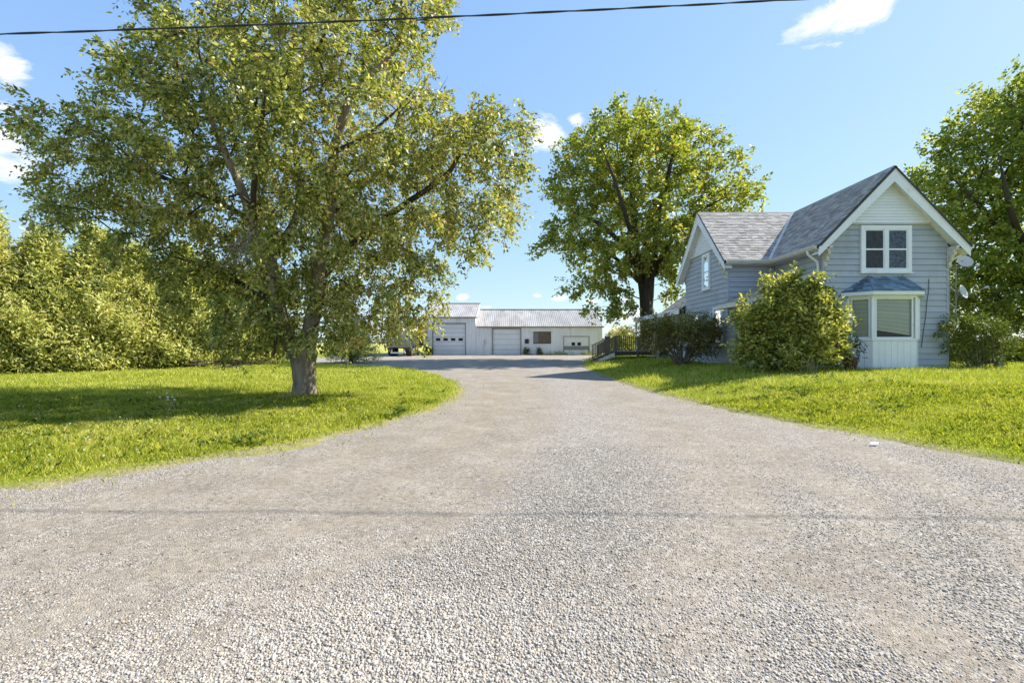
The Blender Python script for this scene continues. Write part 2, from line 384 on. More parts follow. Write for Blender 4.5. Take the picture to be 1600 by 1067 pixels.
class MB:
    def __init__(s): s.v = []; s.f = []
    def add(s, vs, fs):
        k = len(s.v); s.v += [tuple(p) for p in vs]; s.f += [tuple(i + k for i in f) for f in fs]; return s
    def hexa(s, c):       # 8 corners, bottom ring then top ring
        return s.add(c, [(3, 2, 1, 0), (4, 5, 6, 7), (0, 1, 5, 4), (1, 2, 6, 5), (2, 3, 7, 6), (3, 0, 4, 7)])
    def box(s, x0, x1, y0, y1, z0, z1):
        return s.hexa([(x0, y0, z0), (x1, y0, z0), (x1, y1, z0), (x0, y1, z0), (x0, y0, z1), (x1, y0, z1), (x1, y1, z1), (x0, y1, z1)])
    def prism(s, poly, ext):   # planar polygon of 3-D points and an extrusion vector
        n = len(poly); e = Vector(ext)
        a = [Vector(p) for p in poly]; b = [p + e for p in a]
        return s.add(a + b, [tuple(range(n - 1, -1, -1)), tuple(range(n, 2 * n))] + [(i, (i + 1) % n, n + (i + 1) % n, n + i) for i in range(n)])
    def bar(s, p, q, w, h=None):
        p, q = Vector(p), Vector(q); d = (q - p).normalized(); h = h or w
        up = Vector((0, 0, 1)) if abs(d.z) < .95 else Vector((1, 0, 0))
        a = d.cross(up).normalized() * (w / 2); b = a.cross(d).normalized() * (h / 2)
        return s.hexa([p - a - b, p + a - b, p + a + b, p - a + b, q - a - b, q + a - b, q + a + b, q - a + b])
    def tube(s, path, radii, sides=8, cap=True):
        pts = [Vector(p) for p in path]; n = len(pts)
        if not hasattr(radii, '__len__'): radii = [radii] * n
        k = len(s.v); ref = None
        for i, p in enumerate(pts):
            d = (pts[min(i + 1, n - 1)] - pts[max(i - 1, 0)])
            d = d.normalized() if d.length > 1e-9 else Vector((0, 0, 1))
            if ref is None: ref = d.orthogonal().normalized()
            ref = (ref - d * ref.dot(d))
            ref = ref.normalized() if ref.length > 1e-6 else d.orthogonal().normalized()
            b = d.cross(ref)
            for j in range(sides):
                t = 2 * math.pi * j / sides
                s.v.append(tuple(p + (ref * math.cos(t) + b * math.sin(t)) * radii[i]))
        for i in range(n - 1):
            for j in range(sides):
                a0, a1 = k + i * sides + j, k + i * sides + (j + 1) % sides
                s.f.append((a0, a1, a1 + sides, a0 + sides))
        if cap:
            s.f.append(tuple(k + j for j in range(sides - 1, -1, -1)))
            s.f.append(tuple(k + (n - 1) * sides + j for j in range(sides)))
        return s
    def lathe(s, prof, origin, axis=(0, 0, 1), sides=24):  # prof: (radius, height along axis)
        ax = Vector(axis).normalized(); a = ax.orthogonal().normalized(); b = ax.cross(a); o = Vector(origin)
        k = len(s.v); n = len(prof)
        for (r, h) in prof:
            for j in range(sides):
                t = 2 * math.pi * j / sides
                s.v.append(tuple(o + ax * h + (a * math.cos(t) + b * math.sin(t)) * r))
        for i in range(n - 1):
            for j in range(sides):
                p0, p1 = k + i * sides + j, k + i * sides + (j + 1) % sides
                s.f.append((p0, p1, p1 + sides, p0 + sides))
        return s
    def build(s, name, mat, parent=None, smooth=False, bevel=0.0):
        me = bpy.data.meshes.new(name); me.from_pydata(s.v, [], s.f); me.update()
        me.materials.append(M[mat] if isinstance(mat, str) else mat)
        if smooth: me.polygons.foreach_set('use_smooth', [True] * len(me.polygons))
        o = link(name, me, parent)
        if bevel:
            b = o.modifiers.new('bevel', 'BEVEL'); b.width = bevel; b.segments = 2
        return o

def np_mesh(name, verts, nper, mat, parent=None, kind=None, smooth=False):
    """verts (n, nper, 3): n separate polygons of nper corners"""
    n = len(verts); me = bpy.data.meshes.new(name)
    me.vertices.add(n * nper); me.vertices.foreach_set('co', np.ascontiguousarray(verts, dtype=np.float32).ravel())
    me.loops.add(n * nper); me.loops.foreach_set('vertex_index', np.arange(n * nper, dtype=np.int32))
    me.polygons.add(n); me.polygons.foreach_set('loop_start', np.arange(n, dtype=np.int32) * nper)
    me.update(calc_edges=True)
    me.materials.append(M[mat])
    o = link(name, me, parent)
    if kind: o['kind'] = kind
    return o

def idx_mesh(name, verts, faces, mat, parent=None, kind=None):
    n, k = faces.shape; me = bpy.data.meshes.new(name)
    me.vertices.add(len(verts)); me.vertices.foreach_set('co', np.ascontiguousarray(verts, dtype=np.float32).ravel())
    me.loops.add(n * k); me.loops.foreach_set('vertex_index', np.ascontiguousarray(faces, dtype=np.int32).ravel())
    me.polygons.add(n); me.polygons.foreach_set('loop_start', np.arange(n, dtype=np.int32) * k)
    me.update(calc_edges=True); me.materials.append(M[mat])
    o = link(name, me, parent)
    if kind: o['kind'] = kind
    return o

# ------------------------------------------------------------------ terrain
GRAVEL = np.array([(-30, -8), (34, -8), (34, 3.2), (16, 4.1), (10, 4.9), (6.46, 5.8), (6.04, 7.25), (5.3, 9.4), (4.9, 11.7), (4.45, 15.1), (4.2, 18.9), (4.15, 23.6), (4.5, 29), (5.3, 34), (6.6, 40), (8.6, 46), (10.2, 51.0), (10.2, 58),
                   (-14, 58), (-17.5, 50), (-19, 43), (-18, 37), (-13, 31.4), (-5.9, 26.5), (-3.7, 22.4), (-2.05, 17.6), (-1.52, 14.6), (-1.8, 10.7), (-2.46, 8.86), (-3.18, 7.15), (-3.9, 6.23), (-4.58, 5.5), (-4.96, 5.1), (-5.37, 4.83), (-8, 3.9), (-14, 3.0), (-30, 2.4)], float)

def vnoise(x, y, s, seed=0):
    x = x * s + seed * 3.7; y = y * s - seed * 1.9
    return (np.sin(x * 1.0 + 1.3 * np.sin(y * .7 + seed)) + np.sin(y * 1.13 + 1.7 * np.sin(x * .8 + 2.1)) + .6 * np.sin(x * 2.3 + y * 1.9 + seed) + .4 * np.sin(3.9 * y - 2.7 * x + 1.0)) / 3.0

def sstep(a, b, x):
    t = np.clip((x - a) / (b - a), 0, 1); return t * t * (3 - 2 * t)

def sdist(x, y):
    """signed distance to the gravel edge, negative on the gravel"""
    x = np.asarray(x, float); y = np.asarray(y, float)
    best = np.full(x.shape, 1e9); ins = np.zeros(x.shape, bool)
    n = len(GRAVEL)
    for i in range(n):
        ax, ay = GRAVEL[i]; bx, by = GRAVEL[(i + 1) % n]
        dx, dy = bx - ax, by - ay
        t = np.clip(((x - ax) * dx + (y - ay) * dy) / (dx * dx + dy * dy), 0, 1)
        best = np.minimum(best, (x - ax - t * dx) ** 2 + (y - ay - t * dy) ** 2)
        c = ((ay > y) != (by > y)) & (x < (bx - ax) * (y - ay) / (by - ay + 1e-12) + ax)
        ins ^= c
    d = np.sqrt(best)
    return np.where(ins, -d, d)

def base_z(x, y):
    x = np.asarray(x, float); y = np.asarray(y, float)
    zd = .22 * sstep(9, 52, y)
    xr = np.interp(y, [5.8, 9.4, 15, 24, 31, 40, 51], [6.46, 5.3, 4.45, 4.15, 4.8, 6.6, 10.2])
    S = sstep(0, 1, (x - xr) / 4.6) * sstep(4.5, 14.5, y) * (1 - .5 * sstep(42, 70, y)) * (1 - .7 * sstep(26, 45, x))
    return zd + (.41 - zd) * S

def lawn_z(x, y, sd=None):
    if sd is None: sd = sdist(x, y)
    e = sd + .17 * vnoise(x, y, 2.3, 1) + .09 * vnoise(x, y, 7.0, 2)
    return base_z(x, y) + .055 * np.tanh(e / .22) + .02 * vnoise(x, y, 1.4, 3) * sstep(.2, 1.0, sd) + .075 * sstep(.3, 2.5, sd) * (1 - sstep(5, 9, sd - 100))

def loose(x, y):
    """1 where loose stones lie, 0 on the compacted wheel tracks"""
    x = np.asarray(x, float); y = np.asarray(y, float)
    c = np.interp(y, [0, 2.1, 3.07, 4.2, 6.8, 10.7, 20, 50], [-.8, -.6, -.3, .6, 1.15, 1.6, 1.9, 1.5])
    w = np.interp(y, [0, 2.1, 3.07, 4.2, 6.8, 10.7, 20], [2.0, 1.7, 1.2, 1.0, 1.1, 1.0, .9])
    a = np.exp(-((x - c) / w) ** 2 * 1.2)
    right = .42 * sstep(.3, 1.5, x - c)
    edge = .45 * sstep(-1.1, -.1, sdist(x, y))
    v = np.maximum(np.maximum(a, right), np.maximum(edge, .05))
    v = v + .13 * vnoise(x, y, 1.1, 5) + .10 * vnoise(x * .35 + y * .2, y, 3.1, 6)
    track = np.exp(-((x - (c + w * 1.75)) / .35) ** 2) * .3 + .16 * np.sin((x - c) * 5.2 + .6 * vnoise(x, y, .5, 9)) * sstep(.4, 1.0, np.abs(x - c) / w)
    return np.clip(.20 + .72 * (v - track), 0, 1)

def axis(fine, lims, g):
    a = [0.0]; st = fine
    while a[-1] < lims:
        a.append(a[-1] + st)
        if a[-1] > 7: st *= g
    return np.array(a)

ya = axis(.14, 3500, 1.055); ya = np.concatenate([-axis(.5, 30, 1.3)[1:][::-1], ya])
xp = axis(.16, 3500, 1.06); xa = np.concatenate([-xp[1:][::-1], xp])
GX, GY = np.meshgrid(xa, ya)
SD = sdist(GX, GY)
nx, ny = len(xa), len(ya)
ii = (np.arange(ny - 1)[:, None] * nx + np.arange(nx - 1)[None, :]).ravel()
quads = np.stack([ii, ii + 1, ii + 1 + nx, ii + nx], 1)
LZ = lawn_z(GX, GY, SD)
verts = np.stack([GX, GY, LZ], -1).reshape(-1, 3)
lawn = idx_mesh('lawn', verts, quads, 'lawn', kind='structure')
at = lawn.data.attributes.new('bare', 'FLOAT', 'POINT')
at.data.foreach_set('value', (np.exp(-(SD / .16) ** 2) * .8).astype(np.float32).ravel())
lawn.data.polygons.foreach_set('use_smooth', [True] * len(lawn.data.polygons))
tag(lawn, 'green lawn and flat fields running out to the horizon', 'lawn')

near = (SD < .5)
qm = near.ravel()[quads].any(1)
keep = np.unique(quads[qm]); remap = -np.ones(nx * ny, int); remap[keep] = np.arange(len(keep))
dv = np.stack([GX, GY, base_z(GX, GY) + .012 * vnoise(GX, GY, 1.7, 8) - .02 * (1 - loose(GX, GY))], -1).reshape(-1, 3)[keep]
drive = idx_mesh('gravel_driveway', dv, remap[quads[qm]], 'gravel', kind='structure')
at = drive.data.attributes.new('loose', 'FLOAT', 'POINT')
at.data.foreach_set('value', loose(dv[:, 0], dv[:, 1]).astype(np.float32))
drive.data.polygons.foreach_set('use_smooth', [True] * len(drive.data.polygons))
tag(drive, 'wide pale gravel driveway leading back to the white garage', 'driveway')

def gz(x, y):
    return float(lawn_z(np.array([x]), np.array([y]))[0])

# ------------------------------------------------------------------ loose gravel stones
def make_stones():
    pts = []
    def sample(n, y0, y1, power):
        y = y0 + (y1 - y0) * rng.random(n) ** power
        x = (rng.random(n) * 2 - 1) * (1.2 * y + .4)
        return x, y
    x, y = sample(190000, 1.9, 7.0, 1.25)
    lo = loose(x, y)
    k = (rng.random(len(x)) < (.05 + 1.1 * np.clip((lo - .2) / .72, 0, 1) ** 1.2) * np.clip((1.15 * 3.6) / (y + .6), .2, 1)) & (sdist(x, y) < -.03)
    x, y = x[k][:70000], y[k][:70000]
    n = len(x); near = y < 2.9
    lo = loose(x, y)
    r = (.0048 + .0056 * rng.random(n) ** 2.0) * (.75 + .35 * lo) * np.where(rng.random(n) < .01, 1.7, 1)
    z = base_z(x, y) + .012 * vnoise(x, y, 1.7, 8) - .02 * (1 - lo)
    # irregular octahedra (8 faces): each corner pushed about
    oc = np.array([(1, 0, 0), (0, 1, 0), (-1, 0, 0), (0, -1, 0), (0, 0, 1), (0, 0, -1)], float)
    of = np.array([(0, 1, 4), (1, 2, 4), (2, 3, 4), (3, 0, 4), (1, 0, 5), (2, 1, 5), (3, 2, 5), (0, 3, 5)])
    # near stones: a squashed 5-sided drum with a crown, 15 faces
    rg = [(math.cos(t), math.sin(t), 0) for t in np.arange(5) * 2 * math.pi / 5]
    dr = np.array([(a, b, -.35) for a, b, _ in rg] + [(a * .72 - b * .2, b * .72 + a * .2, .55) for a, b, _ in rg] + [(0, 0, .85)], float)
    df = np.array([(i, (i + 1) % 5, 5 + i) for i in range(5)] + [((i + 1) % 5, 5 + (i + 1) % 5, 5 + i) for i in range(5)] + [(5 + i, 5 + (i + 1) % 5, 10) for i in range(5)])
    V, Fc, off = [], [], 0
    for sel, base, fac in ((near, dr, df), (~near, oc, of)):
        m = int(sel.sum())
        if not m: continue
        p = base[None] * (1 + .55 * (rng.random((m, len(base), 1)) - .5)) + (rng.random((m, len(base), 3)) - .5) * .35
        p *= np.stack([np.ones(m), .62 + .38 * rng.random(m), .42 + .3 * rng.random(m)], -1)[:, None, :]
        tlt = (rng.random(m) - .5) * .6; ca, sa = np.cos(tlt)[:, None], np.sin(tlt)[:, None]
        px, pz = p[..., 0] * ca - p[..., 2] * sa, p[..., 0] * sa + p[..., 2] * ca
        th = rng.random(m) * 6.283; c, s = np.cos(th)[:, None], np.sin(th)[:, None]
        q = np.stack([px * c - p[..., 1] * s, px * s + p[..., 1] * c, pz], -1) * r[sel][:, None, None]
        q += np.stack([x[sel], y[sel], z[sel] + r[sel] * .30], -1)[:, None, :]
        V.append(q.reshape(-1, 3))
        Fc.append((fac[None] + (off + np.arange(m) * len(base))[:, None, None]).reshape(-1, 3)); off += m * len(base)
    o = idx_mesh('loose_gravel', np.concatenate(V), np.concatenate(Fc), 'stone', kind='stuff')
    tag(o, 'loose crushed grey stones lying over the driveway', 'gravel')
make_stones()

# ------------------------------------------------------------------ grass
FOOT = [(9.9, 17.0, 17.9, 27), (10, 16, 26, 36), (-17, 10.6, 51.6, 64), (13.0, 16, 17.4, 18.2), (-13, -10, 46.5, 60)]
def in_foot(x, y):
    m = np.zeros(x.shape, bool)
    for (a, b, c, d) in FOOT: m |= (x > a) & (x < b) & (y > c) & (y < d)
    return m

def blades(x, y, h, w, lean, segs, z=None):
    n = len(x)
    if z is None: z = np.maximum(lawn_z(x, y), base_z(x, y) - .01)
    th = rng.random(n) * 6.283; ph = rng.random(n) * 6.283
    sx, sy = np.cos(th) * w / 2, np.sin(th) * w / 2
    lx, ly = np.cos(ph) * lean * h, np.sin(ph) * lean * h
    b = np.stack([x, y, z - .01], -1); sv = np.stack([sx, sy, np.zeros(n)], -1)
    tip = b + np.stack([lx, ly, h * (1 - .35 * lean)], -1)
    if segs == 1:
        return np.stack([b - sv, b + sv, tip], 1)
    mid = b + np.stack([lx * .35, ly * .35, h * .62], -1)
    return np.stack([b - sv, b + sv, mid + sv * .75, tip, mid - sv * .75], 1)

def make_grass():
    def cand(n, y0, y1, xw, power):
        y = y0 + (y1 - y0) * rng.random(n) ** power
        x = (rng.random(n) * 2 - 1) * (xw * y + 1.0)
        return x, y
    def keep(x, y, prob):
        sd = sdist(x, y) + .17 * vnoise(x, y, 2.3, 1) + .09 * vnoise(x, y, 7.0, 2)
        tuft = .30 * np.exp(np.minimum(sd, 0) / .16) * (vnoise(x, y, 5.5, 21) > .15)
        k = ~in_foot(x, y) & (rng.random(len(x)) < prob * np.where(sd > .02, .25 + .75 * sstep(0, .5, sd), tuft))
        return x[k], y[k], sd[k]
    x, y = cand(470000, 4.0, 12.0, 1.2, .75)
    x, y, sd = keep(x, y, np.clip(9.0 / y, 0, 1) * .9)
    hh = (.045 + .085 * rng.random(len(x))) * (1 + .55 * vnoise(x, y, 1.1, 11) + .40 * vnoise(x, y, 4.0, 12)) * (.55 + .45 * sstep(0, .9, sd))
    left = x < 0
    hh = hh * np.where(left, 1.15, .95)
    V = blades(x, y, np.clip(hh, .03, .3), .0075 * (.7 + .7 * rng.random(len(x))) * np.clip(y / 7, .8, 2), .25 + .65 * rng.random(len(x)), 2)
    o = np_mesh('grass', V, 5, 'grass', kind='stuff')
    tag(o, 'bright green uncut grass on both lawns beside the drive', 'grass')
    x, y = cand(330000, 11.6, 50.0, 1.2, 1.7)
    x, y, sd = keep(x, y, 1.0)
    hh = (.07 + .10 * rng.random(len(x))) * (1 + .45 * vnoise(x, y, .9, 11) + .3 * vnoise(x, y, 2.6, 12))
    V = blades(x, y, np.clip(hh * (1 + .35 * sstep(14.3, 16.5, y) * (x > 5)),   .04, .34), .010 * (.7 + .7 * rng.random(len(x))) * np.clip(y / 8, 1, 5), .3 + .6 * rng.random(len(x)), 1)
    o = np_mesh('grass', V, 3, 'grass', kind='stuff')
    tag(o, 'green grass farther back around the trees and the house', 'grass')
    # broad weeds: rosettes of wide leaves, in patches
    cen = [(-8.2 + rng.normal() * 1.2, 6.9 + rng.normal() * .7) for _ in range(55)]
    cen += [(-4.1 + rng.normal() * .5, 6.9 + rng.normal() * .35) for _ in range(22)] + [(-2.5 + rng.normal() * .3, 9.8 + rng.normal() * .7) for _ in range(16)]
    cen += [(-1.9 - rng.random() * 3, 11 + rng.random() * 4) for _ in range(14)]
    cen += [(5.6 + rng.random() * 5, 9 + rng.random() * 6) for _ in range(60)] + [(6.0 + rng.random() * 1.4, 11.2 + rng.random() * 1.3) for _ in range(18)]
    L = []
    for (cx, cy) in cen:
        if sdist(np.array([cx]), np.array([cy]))[0] < .15: continue
        z = gz(cx, cy)
        for k in range(random.randint(8, 16)):
            t = random.random() * 6.283; ln = .07 + .10 * random.random(); w = ln * .42; up = .25 + .7 * random.random()
            d = Vector((math.cos(t), math.sin(t), up)).normalized(); sdv = d.cross(Vector((0, 0, 1))).normalized() * w / 2
            b = Vector((cx + random.gauss(0, .05), cy + random.gauss(0, .05), z + .02)); e = b + d * ln
            L.append([b, b + d * ln * .5 + sdv, e, b + d * ln * .5 - sdv])
    o = np_mesh('weeds', np.array([[tuple(p) for p in q] for q in L]), 4, 'weed', kind='stuff')
    tag(o, 'darker broad leaved weeds scattered through the grass', 'weeds')
    L = []
    for _ in range(520):
        if random.random() < .5: cx, cy = 6.5 + random.random() * 11, 7.5 + random.random() * 8.5
        else: cx, cy = -11 + random.random() * 8.5, 5.2 + random.random() * 5
        if sdist(np.array([cx]), np.array([cy]))[0] < .3 or in_foot(np.array([cx]), np.array([cy]))[0]: continue
        z = gz(cx, cy) + .07 + random.random() * .06; r = .008 + .007 * random.random()
        for k in range(3):
            a = k * 1.05
            c, s = math.cos(a) * r, math.sin(a) * r
            L.append([(cx - c, cy - s, z), (cx, cy, z + r), (cx + c, cy + s, z), (cx, cy, z - r)])
    o = np_mesh('clover_flowers', np.array(L), 4, 'flower', kind='stuff')
    tag(o, 'tiny white flower heads dotted in the grass', 'flowers')
make_grass()

# ------------------------------------------------------------------ trees
def leaves_on(centres, normals_out, spread, twigs, per, size, droop, seed, upbias=.5, wide=.55, tidy=.6, twig_part=None, twig_frac=1.0):
    """leaf quads set along short twigs round each centre; the leaves of one twig lie roughly in one plane"""
    r = np.random.default_rng(seed)
    c = np.repeat(centres, twigs, 0); out = np.repeat(normals_out, twigs, 0)
    d = r.normal(size=c.shape) * .8 + out * .9; d[:, 2] -= droop
    d /= np.linalg.norm(d, axis=1)[:, None]
    start = c + r.normal(size=c.shape) * spread * .34
    L = spread * (.5 + .8 * r.random(len(c)))
    tn = r.normal(size=c.shape) * .55; tn[:, 2] += .35 + upbias * 1.6      # the twig's own plane
    tn -= d * (tn * d).sum(1)[:, None]; tn /= (np.linalg.norm(tn, axis=1)[:, None] + 1e-9)
    ts = np.cross(d, tn)
    if twig_part is not None:
        parent, mat, rad = twig_part
        k = r.random(len(c)) < twig_frac
        e = start + d * L[:, None]; e[:, 2] -= droop * .35 * L ** 2 / max(spread, .01)
        g = start * .5 + e * .5; g[:, 2] += L * .04
        Q = []
        for j in range(3):
            t0, t1 = 2.094 * j, 2.094 * (j + 1)
            o0 = (ts * math.cos(t0) + tn * math.sin(t0)) * rad; o1 = (ts * math.cos(t1) + tn * math.sin(t1)) * rad
            c0 = centres.repeat(twigs, 0)
            Q.append(np.stack([c0 + o0, c0 + o1, g + o1 * .8, g + o0 * .8], 1)[k]); Q.append(np.stack([g + o0 * .8, g + o1 * .8, e + o1 * .3, e + o0 * .3], 1)[k])
        np_mesh('twigs', np.concatenate(Q), 4, mat, parent, 'stuff')
    R2 = lambda v: np.repeat(v, per, 0)
    c2, d2, n2, s2, L2 = R2(start), R2(d), R2(tn), R2(ts), R2(L)
    m = len(c2); t = np.tile((np.arange(per) + .5) / per, len(start)) ** .8 + r.normal(size=m) * .05
    p = c2 + d2 * (t * L2)[:, None]
    p[:, 2] -= droop * .35 * (t * L2) ** 2 / max(spread, .01)
    p += r.normal(size=p.shape) * (size * (.75 - .45 * tidy))
    sc = size * (.6 + .8 * r.random(m))
    side = np.tile(np.where(np.arange(per) % 2 == 0, 1.0, -1.0), len(start))
    a = d2 * .75 + s2 * (side * (.5 + .5 * r.random(m)))[:, None] + r.normal(size=p.shape) * (.75 - .5 * tidy); a[:, 2] -= droop * .8
    a /= np.linalg.norm(a, axis=1)[:, None]
    nn = n2 + r.normal(size=p.shape) * (.8 - .5 * tidy)
    b = np.cross(a, nn); b /= (np.linalg.norm(b, axis=1)[:, None] + 1e-9)
    nn = np.cross(b, a)
    w = (sc * wide / 2)[:, None]
    mid = p + a * (sc * .45)[:, None] + nn * (sc * .10)[:, None]
    return np.stack([p, mid + b * w, p + a * sc[:, None], mid - b * w], 1)

def inside_outline(p, outline):
    u, v = 800 + p[0] / p[1] * F, HY - (p[2] - H) / p[1] * F
    return any(((u - a) / c) ** 2 + ((v - b) / d) ** 2 < 1 for a, b, c, d in outline)

def sample_lobes(lobes, n, dmin, seed, shell=.45, outline=None, even=.8):
    r = np.random.default_rng(seed)
    vol = np.array([l[3] * l[4] * l[5] for l in lobes]); pr = vol ** even / (vol ** even).sum()
    pts = np.zeros((0, 3)); tries = 0
    while len(pts) < n and tries < n * 40:
        tries += 1
        l = lobes[r.choice(len(lobes), p=pr)]
        v = r.normal(size=3); v /= np.linalg.norm(v)
        p = np.array(l[:3]) + v * np.array(l[3:6]) * r.random() ** shell
        if outline is not None and not inside_outline(p, outline): continue
        if len(pts) and np.min(((pts - p) ** 2).sum(1)) < dmin * dmin: continue
        pts = np.vstack([pts, p])
    return pts

def px_lobe(px, py, rx, ry, Z, dz=0.0, rdep=None):
    Y = Z + dz; k = Y / F
    return ((px - 800) * k, Y, H + (HY - py) * k, rx * k, rdep if rdep else (rx + ry) / 2 * k, ry * k)

def grow(root, limbs, attr, mat, r_tip, sides=5, wiggle=.12, power=.46, seg=.6, limb_boost=1.0):
    """limbs: polylines [(x,y,z,r), ...] built as parts; then a branch to every attractor, hung on the nearest limb or branch"""
    r = np.random.default_rng(len(attr))
    P, par, plen = [], [], []
    chains = []
    for lb in limbs:
        prev = -1
        for k in range(len(lb) - 1):
            a, b = np.array(lb[k][:3]), np.array(lb[k + 1][:3]); m = max(2, int(np.linalg.norm(b - a) / .4))
            for q in range(m):
                p = a + (b - a) * q / m
                if prev < 0 and len(P):
                    d = ((np.array(P) - p) ** 2).sum(1); prev = int(d.argmin())
                P.append(p); par.append(prev); plen.append(0 if prev < 0 else plen[prev] + np.linalg.norm(p - P[prev])); prev = len(P) - 1
    n0 = len(P)
    base = np.array(P[0])
    order = np.argsort(np.linalg.norm(attr - np.mean([l[-1][:3] for l in limbs], 0), axis=1))
    start = 12 if n0 > 30 else 3
    for ai in order:
        a = attr[ai]; A = np.array(P); d = np.linalg.norm(A - a, axis=1)
        cost = d + .22 * np.array(plen) + 1.2 * np.maximum(0, A[:, 2] - a[2]) * (A[:, 2] > a[2] + .5)
        cost[:start] += 5
        j = int(cost.argmin()); L = d[j]
        m = max(2, int(L / seg)); p0 = A[j]; side = r.normal(size=3); prev = j; ch = [j]
        for q in range(1, m + 1):
            t = q / m
            p = p0 + (a - p0) * t + side * math.sin(t * math.pi) * wiggle * L * .5 + r.normal(size=3) * wiggle * seg * .35
            p[2] += math.sin(t * math.pi) * .06 * L
            if q == m: p = a
            P.append(p); par.append(prev); plen.append(plen[prev] + np.linalg.norm(p - P[prev])); prev = len(P) - 1; ch.append(prev)
        chains.append(ch)
    tips = np.zeros(len(P))
    for ch in chains: tips[ch[-1]] += 1
    for i in range(len(P) - 1, -1, -1):
        if par[i] >= 0: tips[par[i]] += tips[i]
    rad = r_tip * np.maximum(tips, 1) ** power
    mb = MB()
    for ch in chains:
        rr = [float(rad[i]) for i in ch]; rr[0] = min(rr[0], rr[1] * 1.25); rr[-1] *= .45
        mb.tube([P[i] for i in ch], rr, sides if rr[0] > .03 else 4, cap=False)
    mb.build('branches', mat, root, smooth=True)['kind'] = 'stuff'
    outs = attr - np.mean(attr, 0); outs /= (np.linalg.norm(outs, axis=1)[:, None] + 1e-6)
    return np.array(P), outs, chains

def limb_mesh(root, pts, mat, sides=10):
    path = []; rad = []
    for k in range(len(pts) - 1):
        a, b = pts[k], pts[k + 1]; m = 5
        for q in range(m):
            t = q / m
            path.append([a[i] + (b[i] - a[i]) * t + (random.gauss(0, .012 * a[3] * 10) if q else 0) for i in range(3)])
            rad.append(a[3] + (b[3] - a[3]) * t)
    path.append(pts[-1][:3]); rad.append(pts[-1][3] * .3); rad[-2] *= .6; rad[-3] *= .8
    # soften the corners of the polyline
    for _ in range(2):
        path = [path[0]] + [[(path[i - 1][j] + 2 * path[i][j] + path[i + 1][j]) / 4 for j in range(3)] for i in range(1, len(path) - 1)] + [path[-1]]
    return MB().tube(path, rad, sides).build('limb', mat, root, smooth=True)

def trunk_mesh(root, rings, mat, sides=56, ridge=.05, flare=True, name='trunk'):
    """rings: (x, y, z, r); bark ridges as relief"""
    mb = MB(); z0 = rings[0][2]; path = []
    for k in range(len(rings) - 1):
        a, b = rings[k], rings[k + 1]; m = 8
        for q in range(m): path.append([a[i] + (b[i] - a[i]) * q / m for i in range(4)])
    path.append(list(rings[-1]))
    ph = [random.random() * 6.28 for _ in range(6)]
    n = len(path)
    for (x, y, z, r) in path:
        hgt = z - z0
        for j in range(sides):
            t = 2 * math.pi * j / sides
            rr = r * (1 + ridge * (math.sin(t * 13 + 1.8 * math.sin(hgt * 3 + ph[0]) + ph[1]) * .6 + math.sin(t * 21 + 2.2 * math.sin(hgt * 4.1 + t + ph[2])) * .5) + .05 * math.sin(t * 3 + ph[3] + hgt))
            if flare: rr *= 1 + .70 * math.exp(-max(hgt, 0) * 4.6) * (.55 + .45 * math.sin(t * 5 + ph[4]))
            mb.v.append((x + math.cos(t) * rr, y + math.sin(t) * rr, z))
    for i in range(n - 1):
        for j in range(sides):
            a0, a1 = i * sides + j, i * sides + (j + 1) % sides
            mb.f.append((a0, a1, a1 + sides, a0 + sides))
    mb.f.append(tuple((n - 1) * sides + j for j in range(sides)))
    return mb.build(name, mat, root, smooth=True)

def P3(px, py, Z): return ((px - 800) / F * Z, Z, H + (HY - py) / F * Z)

